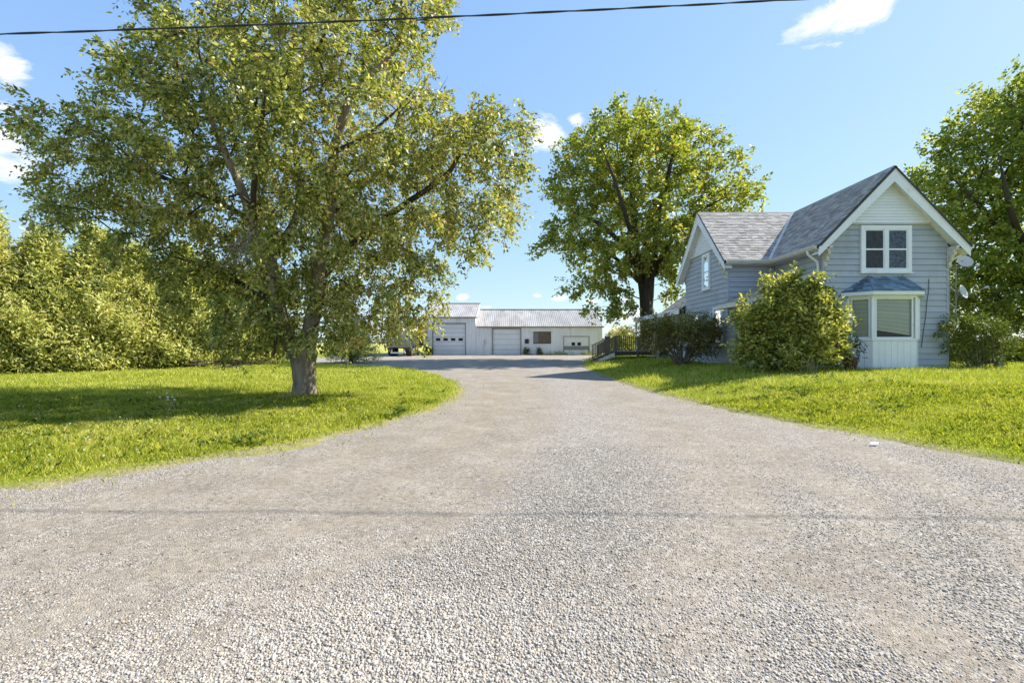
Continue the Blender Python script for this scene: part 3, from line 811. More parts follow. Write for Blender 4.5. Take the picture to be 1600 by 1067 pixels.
# --- the big box elder on the left lawn
def big_tree():
    Z = 12.1; bx, by = -5.46, Z
    root = thing('shade_tree', 'huge spreading tree on the left lawn with thick grey forked trunk', 'tree', (bx, by, gz(bx, by)))
    g0 = gz(bx, by) - .12
    f = P3(468, 548, Z)
    trunk_mesh(root, [(bx, by, g0, .285), (bx + .01, by, g0 + .5, .265), (bx - .02, by, g0 + 1.0, .29), (f[0] + .08, Z, f[2] - .05, .37), (f[0] + .1, Z, f[2] + .12, .25)], 'bark')
    def L(*pts): return [(*P3(a, b, Z + d), r) for (a, b, d, r) in pts]
    limbs = [L((470, 562, 0, .24), (447, 527, -.1, .20), (434, 475, -.2, .17), (425, 410, -.3, .15), (395, 345, -.6, .12), (375, 290, -.9, .10), (330, 190, -1.4, .06), (300, 90, -1.6, .03)),
             L((476, 560, 0, .25), (484, 520, .1, .21), (494, 470, .2, .19), (500, 400, .2, .17), (515, 335, .1, .15), (520, 240, .0, .12), (545, 150, -.4, .09), (620, 80, -.8, .05), (650, 10, -1.0, .03)),
             L((496, 440, .2, .13), (530, 400, .5, .11), (590, 350, .2, .09), (650, 308, -.3, .08), (705, 270, -.5, .06), (745, 180, -.6, .03)),
             L((425, 405, -.3, .11), (470, 330, .8, .10), (460, 230, 1.6, .08), (470, 110, 2.0, .06), (480, 0, 2.2, .03)),
             L((395, 345, -.6, .08), (330, 310, .3, .06), (240, 270, .6, .05), (150, 240, .4, .03)),
             L((436, 478, -.2, .10), (400, 455, .6, .08), (330, 420, 1.4, .06), (240, 390, 1.8, .03)),
             L((515, 335, .1, .08), (560, 300, 1.2, .06), (640, 220, 2.0, .035), (700, 120, 2.3, .012)),
             L((395, 345, -.6, .08), (400, 240, -2.0, .06), (420, 120, -2.8, .04)),
             L((520, 240, 0, .07), (570, 215, -1.0, .045), (625, 170, -1.9, .02), (660, 120, -2.2, .01)),
             L((447, 530, -.1, .07), (432, 520, -.6, .05), (428, 560, -1.0, .025))]
    for lb in limbs: limb_mesh(root, lb, 'bark' if lb[0][3] > .23 else 'bark_dark_or_shaded', 12 if lb[0][3] > .2 else 8)  # upper limbs darker: the crown's shade is put into their bark colour
    OUT = [
        (305, 75, 140, 95, .3, 3.2), (450, 40, 190, 150, .5, 4.0), (610, 45, 98, 100, .2, 3.2), (690, 215, 105, 75, 0, 3.0), (752, 240, 72, 105, -.2, 2.2),
        (705, 370, 95, 75, 0, 2.2), (180, 230, 125, 80, .6, 3.0), (85, 215, 58, 72, .3, 1.6), (260, 200, 100, 80, -.5, 3.2), (150, 300, 85, 55, .8, 2.4),
        (290, 330, 150, 90, .6, 3.6), (420, 260, 180, 120, 0, 4.4), (570, 250, 150, 120, 0, 4.4), (560, 400, 130, 80, .3, 3.6), (345, 425, 100, 62, 1.2, 2.6),
        (450, 420, 110, 80, 1.0, 3.2), (615, 455, 85, 62, 0, 2.0), (652, 482, 46, 36, -.1, 1.2), (600, 498, 42, 24, .2, 1.2), (410, 510, 80, 38, 1.2, 1.6), (500, 485, 60, 45, .4, 1.8),
        (440, 480, 75, 46, -1.5, .9), (505, 505, 52, 34, -1.3, .9), (550, 470, 48, 40, -1.1, .9), (385, 520, 46, 30, .2, 1.0), (400, 490, 60, 40, -.6, 1.2), (432, 560, 22, 34, -1.0, .35)]
    lob = [px_lobe(a, b, c, d, Z, e, g) for (a, b, c, d, e, g) in OUT]
    A = sample_lobes(lob, 560, .64, 3, .42, [(a, b, c * .96, d * .96) for a, b, c, d, e, g in OUT], .70)
    A = A[A[:, 1] > 7.6]
    Pn, outs, ch = grow(root, limbs, A, 'bark_dark_or_shaded', .0095, 5, .16)
    keep = rng.random(len(A)) < .96
    V = leaves_on(A[keep], outs[keep], .47, 14, 23, .104, .45, 5, .45, .50, .62, (root, 'bark_dark_or_shaded', .0042), .7)
    np_mesh('crown', V, 4, 'leaf_elder', root)
    mb = MB()
    for k in range(60):           # the tangle of dead twigs left of the fork
        s = Vector(P3(392 + random.gauss(0, 8), 372 + random.gauss(0, 12), 10.9)); p = [s]
        d = Vector((random.gauss(-.1, .35), random.gauss(-.1, .3), -1)).normalized()
        for q in range(5): 
            d = (d + Vector((random.gauss(0, .35), random.gauss(0, .3), random.gauss(0, .2)))).normalized(); p.append(p[-1] + d * random.uniform(.1, .24))
        mb.tube(p, [.009, .008, .007, .006, .005, .003], 4, cap=False)
    mb.build('dead_twigs', 'twig', root)
big_tree()

def maple():
    Z = 38.0; bx = (1011 - 800) / F * Z; g = gz(bx, Z)
    root = thing('maple_tree', 'tall round maple with dark trunk rising behind the deck and porch roof', 'tree', (bx, Z, g))
    top = P3(1010, 455, Z)
    trunk_mesh(root, [(bx, Z, g - .1, .60), (bx, Z, g + 2, .52), (bx - .05, Z, top[2] - 1.5, .48), (top[0], Z, top[2] - .2, .44), (top[0], Z, top[2] + 2.2, .12)], 'bark_dark_or_shaded', 40)
    def L(*pts): return [(*P3(a, b, Z + d), r) for (a, b, d, r) in pts]
    limbs = [L((1007, 490, 0, .30), (1004, 455, .1, .30), (995, 400, .5, .25), (990, 330, 1, .26), (985, 250, 1, .16), (1000, 180, .5, .06)),
             L((1014, 490, 0, .30), (1016, 455, -.1, .30), (1022, 400, -.5, .25), (1030, 330, -1, .26), (1050, 250, -1.5, .15), (1060, 190, -1.6, .05)),
             L((1000, 440, 0, .28), (980, 390, -1.5, .22), (940, 350, -3, .15), (890, 330, -4, .06)),
             L((1024, 420, 0, .26), (1050, 370, -2, .20), (1090, 330, -3, .13), (1140, 305, -3.5, .05)),
             L((998, 440, 0, .2), (960, 400, 1, .16), (920, 385, 2, .10), (870, 375, 2, .04)),
             L((1010, 430, 0, .25), (1010, 350, 3, .2), (1040, 290, 5, .12), (1080, 250, 6, .05)),
             L((1005, 430, 0, .25), (985, 360, -4, .18), (960, 280, -6, .12), (940, 230, -6.5, .05)),
             L((1020, 430, 0, .22), (1060, 400, 3, .15), (1090, 380, 4, .06))]
    for lb in limbs: limb_mesh(root, lb, 'bark_dark_or_shaded', 8)
    OUT = [
        (995, 218, 70, 46, 0, 5), (945, 225, 50, 48, -1, 4), (1050, 230, 62, 45, 0, 5), (1105, 260, 52, 46, 0, 4), (915, 275, 52, 48, 0, 5), (1000, 285, 105, 70, 0, 7.5),
        (1145, 310, 36, 30, 0, 3), (1090, 330, 66, 45, 0, 6), (905, 345, 55, 42, 0, 5), (880, 378, 42, 22, 0, 3), (950, 390, 62, 45, 0, 5.5), (1005, 370, 80, 55, 0, 7),
        (1060, 400, 45, 50, 0, 4), (940, 440, 36, 36, 0, 3), (965, 470, 28, 24, -1, 2.4), (1056, 438, 30, 32, .5, 2.6), (1070, 360, 60, 40, -1, 5), (848, 384, 18, 8, 0, 1), (1166, 312, 20, 12, 0, 1), (1150, 285, 18, 14, 0, 1.2), (1108, 216, 18, 16, 0, 1.4), (942, 192, 18, 16, 0, 1.4), (898, 240, 18, 14, 0, 1.2), (868, 300, 18, 12, 0, 1.2), (1000, 182, 18, 14, 0, 1.4), (1040, 192, 16, 14, 0, 1.4), (892, 436, 22, 16, 0, 1.6), (930, 476, 18, 13, 0, 1.4)]
    lob = [px_lobe(a, b, c, d, Z, e, q) for (a, b, c, d, e, q) in OUT]
    A = sample_lobes(lob, 300, 1.25, 11, .42, [(a, b, c, d) for a, b, c, d, e, g in OUT])
    Pn, outs, ch = grow(root, limbs, A, 'bark_dark_or_shaded', .022, 4, .12, seg=1.2)
    V = leaves_on(A, outs, .95, 11, 20, .24, .12, 12, .9, .72, .65)
    np_mesh('crown', V, 4, 'leaf_maple', root)
maple()

def right_tree():
    Z = 30.0; bx = 34.2; g = gz(bx, Z)
    root = thing('maple_tree', 'big dark green tree behind the right end of the house and dishes', 'tree', (bx, Z, g))
    trunk_mesh(root, [(bx, Z, g - .1, .60), (bx, Z, g + 1.5, .5), (bx, Z, g + 4, .46), (bx, Z, g + 5, .38)], 'bark_dark_or_shaded', 32)
    def L(*pts): return [(*P3(a, b, Z + d), r) for (a, b, d, r) in pts]
    limbs = [L((1621, 440, 0, .36), (1615, 350, .5, .28), (1600, 250, .8, .18), (1590, 150, .6, .06)),
             L((1620, 440, 0, .3), (1580, 380, -1, .22), (1530, 320, -2, .12), (1480, 270, -2, .05)),
             L((1620, 450, 0, .26), (1580, 430, 1, .18), (1530, 430, 1, .1), (1490, 450, 1, .04)),
             L((1621, 430, 0, .3), (1660, 340, 0, .22), (1680, 240, 0, .1)),
             L((1618, 400, 0, .22), (1570, 330, 3, .15), (1530, 240, 3.5, .06)),
             L((1618, 420, 0, .24), (1580, 340, -3.5, .16), (1560, 240, -4, .06))]
    for lb in limbs: limb_mesh(root, lb, 'bark_dark_or_shaded', 8)
    OUT = [
        (1560, 190, 55, 52, 0, 3.5), (1610, 160, 55, 55, 0, 3.5), (1660, 170, 80, 80, 0, 4), (1500, 235, 48, 42, 0, 3), (1560, 280, 85, 70, 0, 5), (1470, 290, 36, 34, 0, 2.4),
        (1640, 290, 90, 80, 0, 5), (1500, 330, 55, 50, 0, 4), (1580, 370, 90, 65, 0, 5.5), (1510, 410, 55, 52, 0, 4), (1500, 470, 50, 40, 0, 3), (1570, 460, 70, 55, 0, 4.5), (1650, 420, 80, 90, 0, 5), (1545, 505, 42, 22, -1, 2), (1610, 500, 50, 25, -1, 2), (1450, 285, 22, 18, 0, 1.4), (1475, 215, 18, 16, 0, 1.4), (1530, 160, 20, 16, 0, 1.4), (1580, 125, 18, 16, 0, 1.4), (1490, 505, 26, 14, 0, 1.4)]
    lob = [px_lobe(a, b, c, d, Z, e, q) for (a, b, c, d, e, q) in OUT]
    A = sample_lobes(lob, 440, .92, 21, .45, [(a, b, c, d) for a, b, c, d, e, g in OUT])
    Pn, outs, ch = grow(root, limbs, A, 'bark_dark_or_shaded', .016, 4, .14, seg=.9)
    V = leaves_on(A, outs, .92, 8, 18, .21, .3, 22, .7, .75)
    np_mesh('crown', V, 4, 'leaf_dark', root)
right_tree()

# --- white cedars along the left boundary
def cedar(x, y, h, r, label, seed, lean=0.0):
    g = gz(x, y); rr = np.random.default_rng(seed)
    root = thing('cedar_tree', label, 'tree', (x, y, g), 'cedar trees in a row at the left boundary')
    MB().tube([(x, y, g - .1), (x, y, g + h * .5), (x + lean, y, g + h * .93)], [.14, .08, .015], 7).build('trunk', 'bark_dark_or_shaded', root, smooth=True)
    n = 1750
    t = rr.random(n) ** 1.25; th = rr.random(n) * 6.283
    prof = r * np.clip(np.minimum(1, (1 - t) * 1.5) ** .95, .02, 1) * (.80 + .2 * np.sin(th * 5 + t * 14 + seed) + .14 * np.sin(th * 9 - t * 23))
    dep = prof * (.45 + .55 * rr.random(n) ** .45)
    c = np.stack([x + np.cos(th) * dep + lean * t, y + np.sin(th) * dep, g + .12 + t * h * .97], -1)
    out = np.stack([np.cos(th), np.sin(th), .35 + 0 * th], -1)
    V = leaves_on(c, out, .40, 3, 5, .215, -.28, seed + 1, .2, .36, .6)
    np_mesh('crown', V, 4, 'leaf_cedar', root)
    mb = MB()
    for k in range(26):
        tt = random.random() * .8 + .05; a = random.random() * 6.283; q = r * min(1, (1 - tt) * 1.4) * .85
        z = g + tt * h
        mb.tube([(x + lean * tt, y, z), (x + lean * tt + math.cos(a) * q * .5, y + math.sin(a) * q * .5, z + .15), (x + lean * tt + math.cos(a) * q, y + math.sin(a) * q, z + .45)], [.03, .02, .006], 4, cap=False)
    mb.build('branches', 'bark_dark_or_shaded', root)['kind'] = 'stuff'
cedars = [(-26.5, 19.4, 7.2, 2.2, 'cedar standing leftmost of the boundary row, half out of the picture'),
          (-23.9, 20.9, 7.7, 2.1, 'tallest pointed cedar at the left border of the picture'),
          (-22.6, 22.1, 6.5, 1.9, 'shorter cedar between the tallest one and the broad one in the row'),
          (-21.3, 23.6, 7.0, 2.2, 'broad cedar in the middle of the left boundary row'),
          (-20.2, 25.0, 6.3, 2.0, 'cedar just right of the broad one in the boundary row'),
          (-18.9, 26.4, 6.6, 2.1, 'cedar third from the trunk end of the boundary row'),
          (-17.8, 27.7, 5.8, 2.0, 'cedar last but one in the row, behind the drooping left boughs'),
          (-16.7, 29.2, 5.4, 1.9, 'rightmost cedar of the boundary row, nearest the big trunk')]
for i, c in enumerate(cedars): cedar(*c, seed=40 + i * 3, lean=random.uniform(-.25, .25))

def shrub(name, label, cat, x, y, lobes, mat, spread, twigs, per, size, n, dmin, seed, stems=6, stem_r=.03, droop=.15, group=None, up=.5, wide=.55, stem_mat='bark_dark_or_shaded', shell=.4, shoots=0):
    g = gz(x, y)
    root = thing(name, label, cat, (x, y, g), group)
    lob = [(x + a, y + b, g + c, ra, rb, rc) for (a, b, c, ra, rb, rc) in lobes]
    A = sample_lobes(lob, n, dmin, seed, shell)
    A = A[A[:, 2] > g + .05]
    r = random.Random(seed)
    if shoots:      # leafy shoots that stand out of the outline
        top = A[A[:, 2] > np.median(A[:, 2])]; ex = []
        for k in range(shoots):
            a = Vector(top[r.randrange(len(top))]); d = (a - Vector((x, y, g + .6))).normalized() + Vector((r.gauss(0, .25), r.gauss(0, .25), .5 + r.random() * .6))
            d.normalize(); ln = r.uniform(.25, .75)
            for q in range(3): ex.append(tuple(a + d * ln * (q + 1) / 3))
        A = np.vstack([A, np.array(ex)])
    mb = MB()
    for k in range(stems):
        a = A[r.randrange(len(A))]; t = r.random() * 6.28
        s = Vector((x + math.cos(t) * .25 * r.random(), y + math.sin(t) * .25 * r.random(), g - .05)); e = Vector(a)
        m = (s + e) / 2 + Vector((r.gauss(0, .12), r.gauss(0, .12), .12))
        mb.tube([s, s.lerp(m, .55), m, m.lerp(e, .6), e], [stem_r, stem_r * .85, stem_r * .65, stem_r * .45, stem_r * .15], 5, cap=False)
    mb.build('stems', stem_mat, root, smooth=True)
    outs = A - np.array([x, y, g + .3]); outs /= np.linalg.norm(outs, axis=1)[:, None]
    V = leaves_on(A, outs, spread, twigs, per, size, droop, seed + 1, up, wide)
    V = V[V[:, :, 2].min(1) > g - .02]
    np_mesh('foliage', V, 4, mat, root)
    return root

shrub('flowering_shrub', 'tall yellow green shrub in front of the house corner left of the bay window', 'shrub', 9.85, 16.3,
      [(0, 0, .95, 1.45, .95, .85), (.15, 0, 1.75, 1.0, .75, .7), (.15, 0, 2.7, .24, .3, .6), (.45, 0, 2.4, .4, .4, .5), (-.35, 0, 2.35, .4, .4, .45), (-.95, 0, 1.75, .5, .5, .5), (-1.3, 0, 1.35, .45, .5, .4), (1.05, 0, 1.95, .5, .5, .5), (1.45, 0, 1.5, .4, .4, .4), (-1.35, -.1, .7, .55, .6, .6), (1.35, 0, .8, .55, .6, .65), (-.5, -.9, .6, .4, .3, .5), (.6, -.9, .9, .4, .3, .5), (1.7, 0, 1.05, .25, .3, .3)],
      'leaf_lilac', .27, 6, 11, .125, 330, .21, 61, 16, .035, .08, up=.8, shoots=84)
shrub('evergreen_shrub', 'dark spreading shrub with bare lower stems between deck and tall shrub', 'shrub', 8.1, 22.0,
      [(0, 0, 1.35, 1.5, .9, .5), (-1.25, -.1, 1.4, .7, .6, .4), (-.7, 0, 1.6, .55, .5, .3), (.9, -.1, 1.35, .65, .6, .45), (.1, -.2, 1.55, .6, .5, .35), (1.35, 0, 1.2, .45, .5, .4), (-.9, 0, .9, .7, .6, .4), (.9, 0, .75, .7, .6, .4), (-1.6, 0, 1.15, .5, .5, .3)],
      'leaf_yew', .34, 5, 11, .12, 190, .26, 71, 46, .042, .05, wide=.34, stem_mat='bark', shoots=44, up=1.0)
shrub('green_shrub', 'feathery green shrub at the right corner of the house under the dishes', 'shrub', 18.0, 18.0,
      [(0, 0, 1.0, .8, .6, .6), (-.6, -.1, 1.35, .4, .4, .5), (-.1, 0, 1.6, .3, .3, .3), (.55, 0, 1.3, .35, .3, .3), (.75, 0, .8, .5, .5, .45), (0, 0, .5, 1.0, .6, .4), (-1.25, -.3, 1.5, .3, .2, .15), (-1.1, -.3, .8, .3, .2, .2)],
      'leaf_mid', .24, 4, 10, .095, 120, .24, 81, 26, .018, .15, wide=.40, shoots=34, stem_mat='bark')
shrub('sapling', 'thin dusky leaved sapling growing just before the bay window panelling', 'plant', 11.85, 16.2,
      [(0, 0, 1.0, .28, .25, .3), (.25, 0, .75, .25, .2, .25), (-.4, 0, .95, .4, .25, .2)], 'leaf_purple', .16, 3, 6, .07, 34, .10, 91, 9, .012, .1, up=.2)
shrub('small_shrub', 'round green shrub beyond the deck near the garage corner', 'shrub', 9.6, 40.5,
      [(0, 0, 1.1, 1.2, 1.0, 1.1), (.3, 0, 1.9, .6, .6, .5)], 'leaf_lilac', .4, 5, 10, .16, 120, .35, 121, 6, .03)
shrub('wall_weed', 'green weeds sprouting at the garage wall right of the middle door', 'weed', 1.6, 51.7,
      [(0, 0, .35, .25, .12, .4), (1.4, 0, .4, .2, .12, .45)], 'leaf_mid', .2, 4, 8, .14, 26, .15, 131, 5, .015)
shrub('wall_weed', 'low yellowish weeds at the right end of the garage wall', 'weed', 8.9, 51.3,
      [(0, 0, .15, 1.1, .25, .22), (-4, .2, .1, 2.0, .15, .18)], 'leaf_lilac', .2, 4, 8, .13, 80, .2, 133, 5, .01)
shrub('wall_weed', 'dark weeds at the foot of the tall garage door frame', 'weed', -9.4, 51.6,
      [(0, 0, .45, .4, .12, .5)], 'leaf_yew', .2, 4, 8, .14, 22, .15, 135, 5, .015)

def spruce(x, y, h, r, label, seed):
    g = gz(x, y); root = thing('spruce_tree', label, 'tree', (x, y, g))
    MB().tube([(x, y, g - .1), (x, y, g + h)], [.16, .02], 8).build('trunk', 'bark_dark_or_shaded', root, smooth=True)
    rr = random.Random(seed); mb = MB(); C = []; O = []
    for k in range(64):
        t = (k + .5) / 64; z = g + .25 + t * (h - .4); a = k * 2.4 + rr.random(); q = r * (1 - t) ** .75 * rr.uniform(.7, 1.1)
        e = Vector((x + math.cos(a) * q, y + math.sin(a) * q, z + .05 * q + .1)); s = Vector((x, y, z)); m = s.lerp(e, .55) - Vector((0, 0, .08 * q))
        mb.tube([s, m, e], [.03, .02, .006], 4, cap=False)
        for j in range(max(3, int(q / .16))):
            u = rr.random() ** .7; p = s.lerp(m, u * 2) if u < .5 else m.lerp(e, u * 2 - 1)
            C.append(tuple(p)); O.append((math.cos(a), math.sin(a), 0))
    mb.build('branches', 'bark_dark_or_shaded', root)['kind'] = 'stuff'
    V = leaves_on(np.array(C), np.array(O), .34, 4, 7, .17, .1, seed, .6, .22)
    np_mesh('crown', V, 4, 'leaf_spruce', root)
spruce(-11.7, 33.5, 4.0, 2.0, 'wide young spruce showing to the right of the big trunk', 5)

# fallen branches under the left boughs, behind the big trunk
t = thing('fallen_branch', 'pile of fallen dry branches on the grass left of the big trunk', 'branch', (-15.2, 24.5, gz(-15.2, 24.5)))
mb = MB()
for k in range(16):
    c = Vector((-15.2 + random.gauss(0, .9), 24.5 + random.gauss(0, .3), gz(-15.2, 24.5) + .12 + random.random() * .25)); d = Vector((random.gauss(1, .3), random.gauss(0, .4), random.gauss(0, .12))).normalized() * random.uniform(.6, 1.2)
    mb.tube([c - d, c + Vector((0, 0, .06)), c + d], [.035, .028, .01], 5)
mb.build('stick', 'bark_dark_or_shaded', t)

# ------------------------------------------------------------------ far fields
def crops():
    n = 26000
    y = 24 + 120 * rng.random(n) ** 2.2; x = 24 + (rng.random(n)) * (y * 1.4 - 10)
    k = (x > y * .98 - 4) & (x > 23)
    x, y = x[k], y[k]; row = np.round(x / .9) * .9 + rng.normal(size=len(x)) * .16
    z = base_z(row, y) + .1 + (.75 + .25 * vnoise(row, y, .6, 4)) * rng.random(len(x)) ** .5
    c = np.stack([row, y, z], -1)
    V = leaves_on(c, np.tile([[0, 0, 1.0]], (len(c), 1)), .18, 1, 2, .40, .15, 31, .6, .5)
    o = np_mesh('crop_field', V, 4, 'leaf_crop', kind='stuff'); tag(o, 'yellow green crop rows in the field right of the house', 'crop field')
    n = 5200
    x = (rng.random(n) * 2 - 1) * 1300; y = 640 + rng.random(n) * 240
    hmax = 5 + 6 * np.clip(vnoise(x, y * 0, .02, 7) + .4, 0, 1.2)
    z = rng.random(n) * hmax
    c = np.stack([x, y, z], -1)
    V = leaves_on(c, np.tile([[0, 0, .5]], (len(c), 1)), 2.2, 1, 3, 4.2, .1, 33, .3, .8)
    o = np_mesh('far_treeline', V, 4, 'leaf_far', kind='stuff'); tag(o, 'low distant line of trees along the horizon', 'treeline')
crops()

# ------------------------------------------------------------------ farmhouse
HX0, HX1, HY0 = 12.15, 17.0, 18.0        # front wing walls
WX0, WY0, WY1 = 10.0, 21.3, 26.5         # cross wing
RX, RYC = 14.6, 23.9                     # ridge lines
ZE, ZR = 5.29, 8.30                      # roof edge and ridge
GB = .42
house = thing('farmhouse', 'grey sided two storey farmhouse with steep gables and white trim', 'house', (14.5, 22, gz(14.5, 17.5)))

def front(y): return lambda u, d, z: (u, y - d, z)
def left(x): return lambda u, d, z: (x - d, u, z)

def slab(mb, T, poly, d0, d1):     # polygon of (u,z) between depths d0 and d1
    n = len(poly); a = [T(u, d0, z) for u, z in poly]; b = [T(u, d1, z) for u, z in poly]
    return mb.add(a + b, [tuple(range(n - 1, -1, -1)), tuple(range(n, 2 * n))] + [(i, (i + 1) % n, n + (i + 1) % n, n + i) for i in range(n)])

def clad(parent, T, z0, z1, lo, hi, mat, row=.23, joints=.25, name='siding_board', d=0.0, gap=.013):
    z = z0; k = 0
    while z < z1 - .03:
        zb = min(z + row, z1)
        l0, l1, h0, h1 = lo(z), lo(zb), hi(z), hi(zb)
        if h0 - l0 > .05:
            cuts = [0, 1]
            if random.random() < joints and h0 - l0 > 2: cuts = [0, random.uniform(.25, .75), 1]
            for a, b in zip(cuts[:-1], cuts[1:]):
                e0 = .002 if a else 0; e1 = .002 if b < 1 else 0
                A0, B0 = l0 + (h0 - l0) * a + e0, l0 + (h0 - l0) * b - e1
                A1, B1 = l1 + (h1 - l1) * a + e0, l1 + (h1 - l1) * b - e1
                zt = zb + .002
                zg_ = z + gap
                MB().hexa([T(A0, d, zg_), T(B0, d, zg_), T(B0, d + .034, zg_), T(A0, d + .034, zg_),
                           T(A1, d, zt), T(B1, d, zt), T(B1, d + .008, zt), T(A1, d + .008, zt)]).build(name, mat, parent)
        z = zb; k += 1

# wall cores, coloured dark to paint shadow lines into the siding gaps
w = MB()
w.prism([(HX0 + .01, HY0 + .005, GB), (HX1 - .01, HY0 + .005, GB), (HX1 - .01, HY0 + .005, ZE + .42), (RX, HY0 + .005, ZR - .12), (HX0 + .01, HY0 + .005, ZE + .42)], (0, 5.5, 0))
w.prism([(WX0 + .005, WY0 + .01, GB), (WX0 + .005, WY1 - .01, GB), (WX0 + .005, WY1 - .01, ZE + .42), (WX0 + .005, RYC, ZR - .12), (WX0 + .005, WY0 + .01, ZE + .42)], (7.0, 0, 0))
w.build('wall', 'felt_or_gap_shade', house)
f_ = MB(); f_.box(HX0 - .03, HX1 + .03, HY0 - .03, WY1, .1, GB + .02); f_.box(WX0 - .03, HX0, WY0 - .03, WY1 + .02, .1, GB + .02)
f_.build('foundation', 'brick_red', house)
TF, TW, TL, TS = front(HY0), front(WY0), left(WX0), left(HX0)
ZG = 6.22
slope = (ZR - ZE) / (RX - (HX0 - .45))
def roofline(c, half):   # u-limits under the gable at height z
    def lim(z): return min(half, (ZR - .10 - z) / slope)
    return (lambda z: c - lim(z)), (lambda z: c + lim(z))
lo, hi = roofline(RX, (HX1 - HX0) / 2 - .02)
lo2 = lambda z: max(HX0, lo(z)); hi2 = lambda z: min(HX1, hi(z))
clad(house, TF, GB + .03, ZG, lo2, hi2, 'siding')
lo, hi = roofline(RYC, (WY1 - WY0) / 2)
clad(house, TL, GB + .03, ZG, lambda z: max(WY0, lo(z)), lambda z: min(WY1, hi(z)), 'siding')
clad(house, TW, GB + .03, ZE + .1, lambda z: WX0 + .002, lambda z: HX0 - .035, 'siding')
clad(house, TS, GB + .03, ZE + .1, lambda z: HY0 + .002, lambda z: WY0 - .035, 'siding')
# corner boards, thin
for (x, y) in ((HX0, HY0), (HX1, HY0), (WX0, WY0)):
    MB().box(x - .036, x + .03, y - .036, y + .03, GB + .02, ZE + .05 if x > WX0 else ZE + .05).build('corner_post', 'siding', house)
# white boards in the gable heads, a little proud of the wall
lo, hi = roofline(RX, 9)
MB().prism([(lo(ZG) + .0, HY0 - .06, ZG), (hi(ZG), HY0 - .06, ZG), (RX, HY0 - .06, ZR - .11)], (0, .055, 0)).build('gable_panel', 'white2', house)
clad(house, TF, ZG, ZR - .14, lo, hi, 'white2', .115, 0, 'gable_board', .062, .005)
lo, hi = roofline(RYC, 9)
MB().prism([(WX0 - .06, lo(ZG), ZG), (WX0 - .06, hi(ZG), ZG), (WX0 - .06, RYC, ZR - .11)], (.055, 0, 0)).build('gable_panel', 'white2', house)
clad(house, TL, ZG, ZR - .14, lo, hi, 'white2', .115, 0, 'gable_board', .062, .005)
MB().box(RX - 1.85, RX + 1.85, HY0 - .10, HY0 + .0, ZG - .045, ZG - .003).build('gable_trim', 'cream', house)
MB().box(WX0 - .10, WX0, RYC - 1.85, RYC + 1.85, ZG - .045, ZG - .003).build('gable_trim', 'cream', house)

# roof decks: four slopes as slabs
EX0, EX1 = HX0 - .45, HX1 + .45 + .05
FY, GX_ = 17.6, 9.65
EY0, EY1 = WY0 - .40, WY1 + .40
th = .075
RE = .085
def deck(name, pts, mat='felt_or_gap_shade'):
    a = [Vector(p) for p in pts]; nrm = (a[1] - a[0]).cross(a[2] - a[0]).normalized()
    if nrm.z < 0: nrm = -nrm
    return MB().prism([p - nrm * th for p in a], nrm * (th - .002)).build(name, mat, house)
VE = (EX0, EY0, ZE)                       # valley foot
deck('roof', [(EX0, FY - RE, ZE), VE, (RX, RYC, ZR), (RX, FY - RE, ZR)])
deck('roof', [(EX1 + .04, FY - RE, ZE - .04), (EX1 + .04, EY0, ZE - .04), (RX, RYC, ZR), (RX, FY - RE, ZR)])
deck('roof', [(GX_, EY0, ZE), VE, (RX, RYC, ZR), (GX_, RYC, ZR)])
deck('roof', [(GX_, EY1, ZE), (EX1, EY1, ZE), (EX1, RYC, ZR), (GX_, RYC, ZR)])
deck('roof', [(EX1, EY0, ZE), (EX1, RYC, ZR), (RX, RYC, ZR)])

SH = []          # every shingle: (parent part, 8 corners, material)
def shingle_slope(O, E, U, e_lim, L, mat, expo=.145, tab=.31, parent=house):
    O, E, U = Vector(O), Vector(E).normalized(), Vector(U).normalized(); N = E.cross(U).normalized()
    if N.z < 0: N = -N
    rows = int(L / expo); out = []
    for r in range(rows):
        u0 = r * expo; u1 = min(L, u0 + expo + .03); a0, b0 = e_lim(u0 / L); a1, b1 = e_lim(min(1, u1 / L))
        e = min(a0, a1) - random.random() * tab
        while e < max(b0, b1):
            w = tab * random.uniform(.55, 1.25); l0, r0 = max(e, a0), min(e + w - .005, b0); l1, r1 = max(e, a1), min(e + w - .005, b1)
            e += w
            if r0 - l0 < .02 and r1 - l1 < .02: continue
            if r0 < l0: r0 = l0
            if r1 < l1: r1 = l1
            t = .018 + random.random() * .008
            lift = random.random() * .004 + .006
            dz = random.uniform(-.008, .008)
            u0r = max(u0 + dz, -.02)
            p = lambda q, s, n: O + E * q + U * s + N * n
            out.append([p(l0, u0r, lift), p(r0, u0r, lift), p(r1, u1, .001), p(l1, u1, .001), p(l0, u0r, lift + t), p(r0, u0r, lift + t), p(r1, u1, .006), p(l1, u1, .006)])
    SH.append((out, mat, parent))
SL = math.hypot(RX - EX0, ZR - ZE)
U1 = Vector((RX - EX0, 0, ZR - ZE)); U2 = Vector((0, RYC - EY0, ZR - ZE)); SL2 = U2.length
shingle_slope((EX0, FY, ZE), (0, 1, 0), U1, lambda t: (-.02, (EY0 - FY) + t * (RYC - EY0)), SL, 'shingle')
shingle_slope((GX_, EY0, ZE), (1, 0, 0), U2, lambda t: (-.02, (EX0 - GX_) + t * (RX - EX0)), SL2, 'shingle')
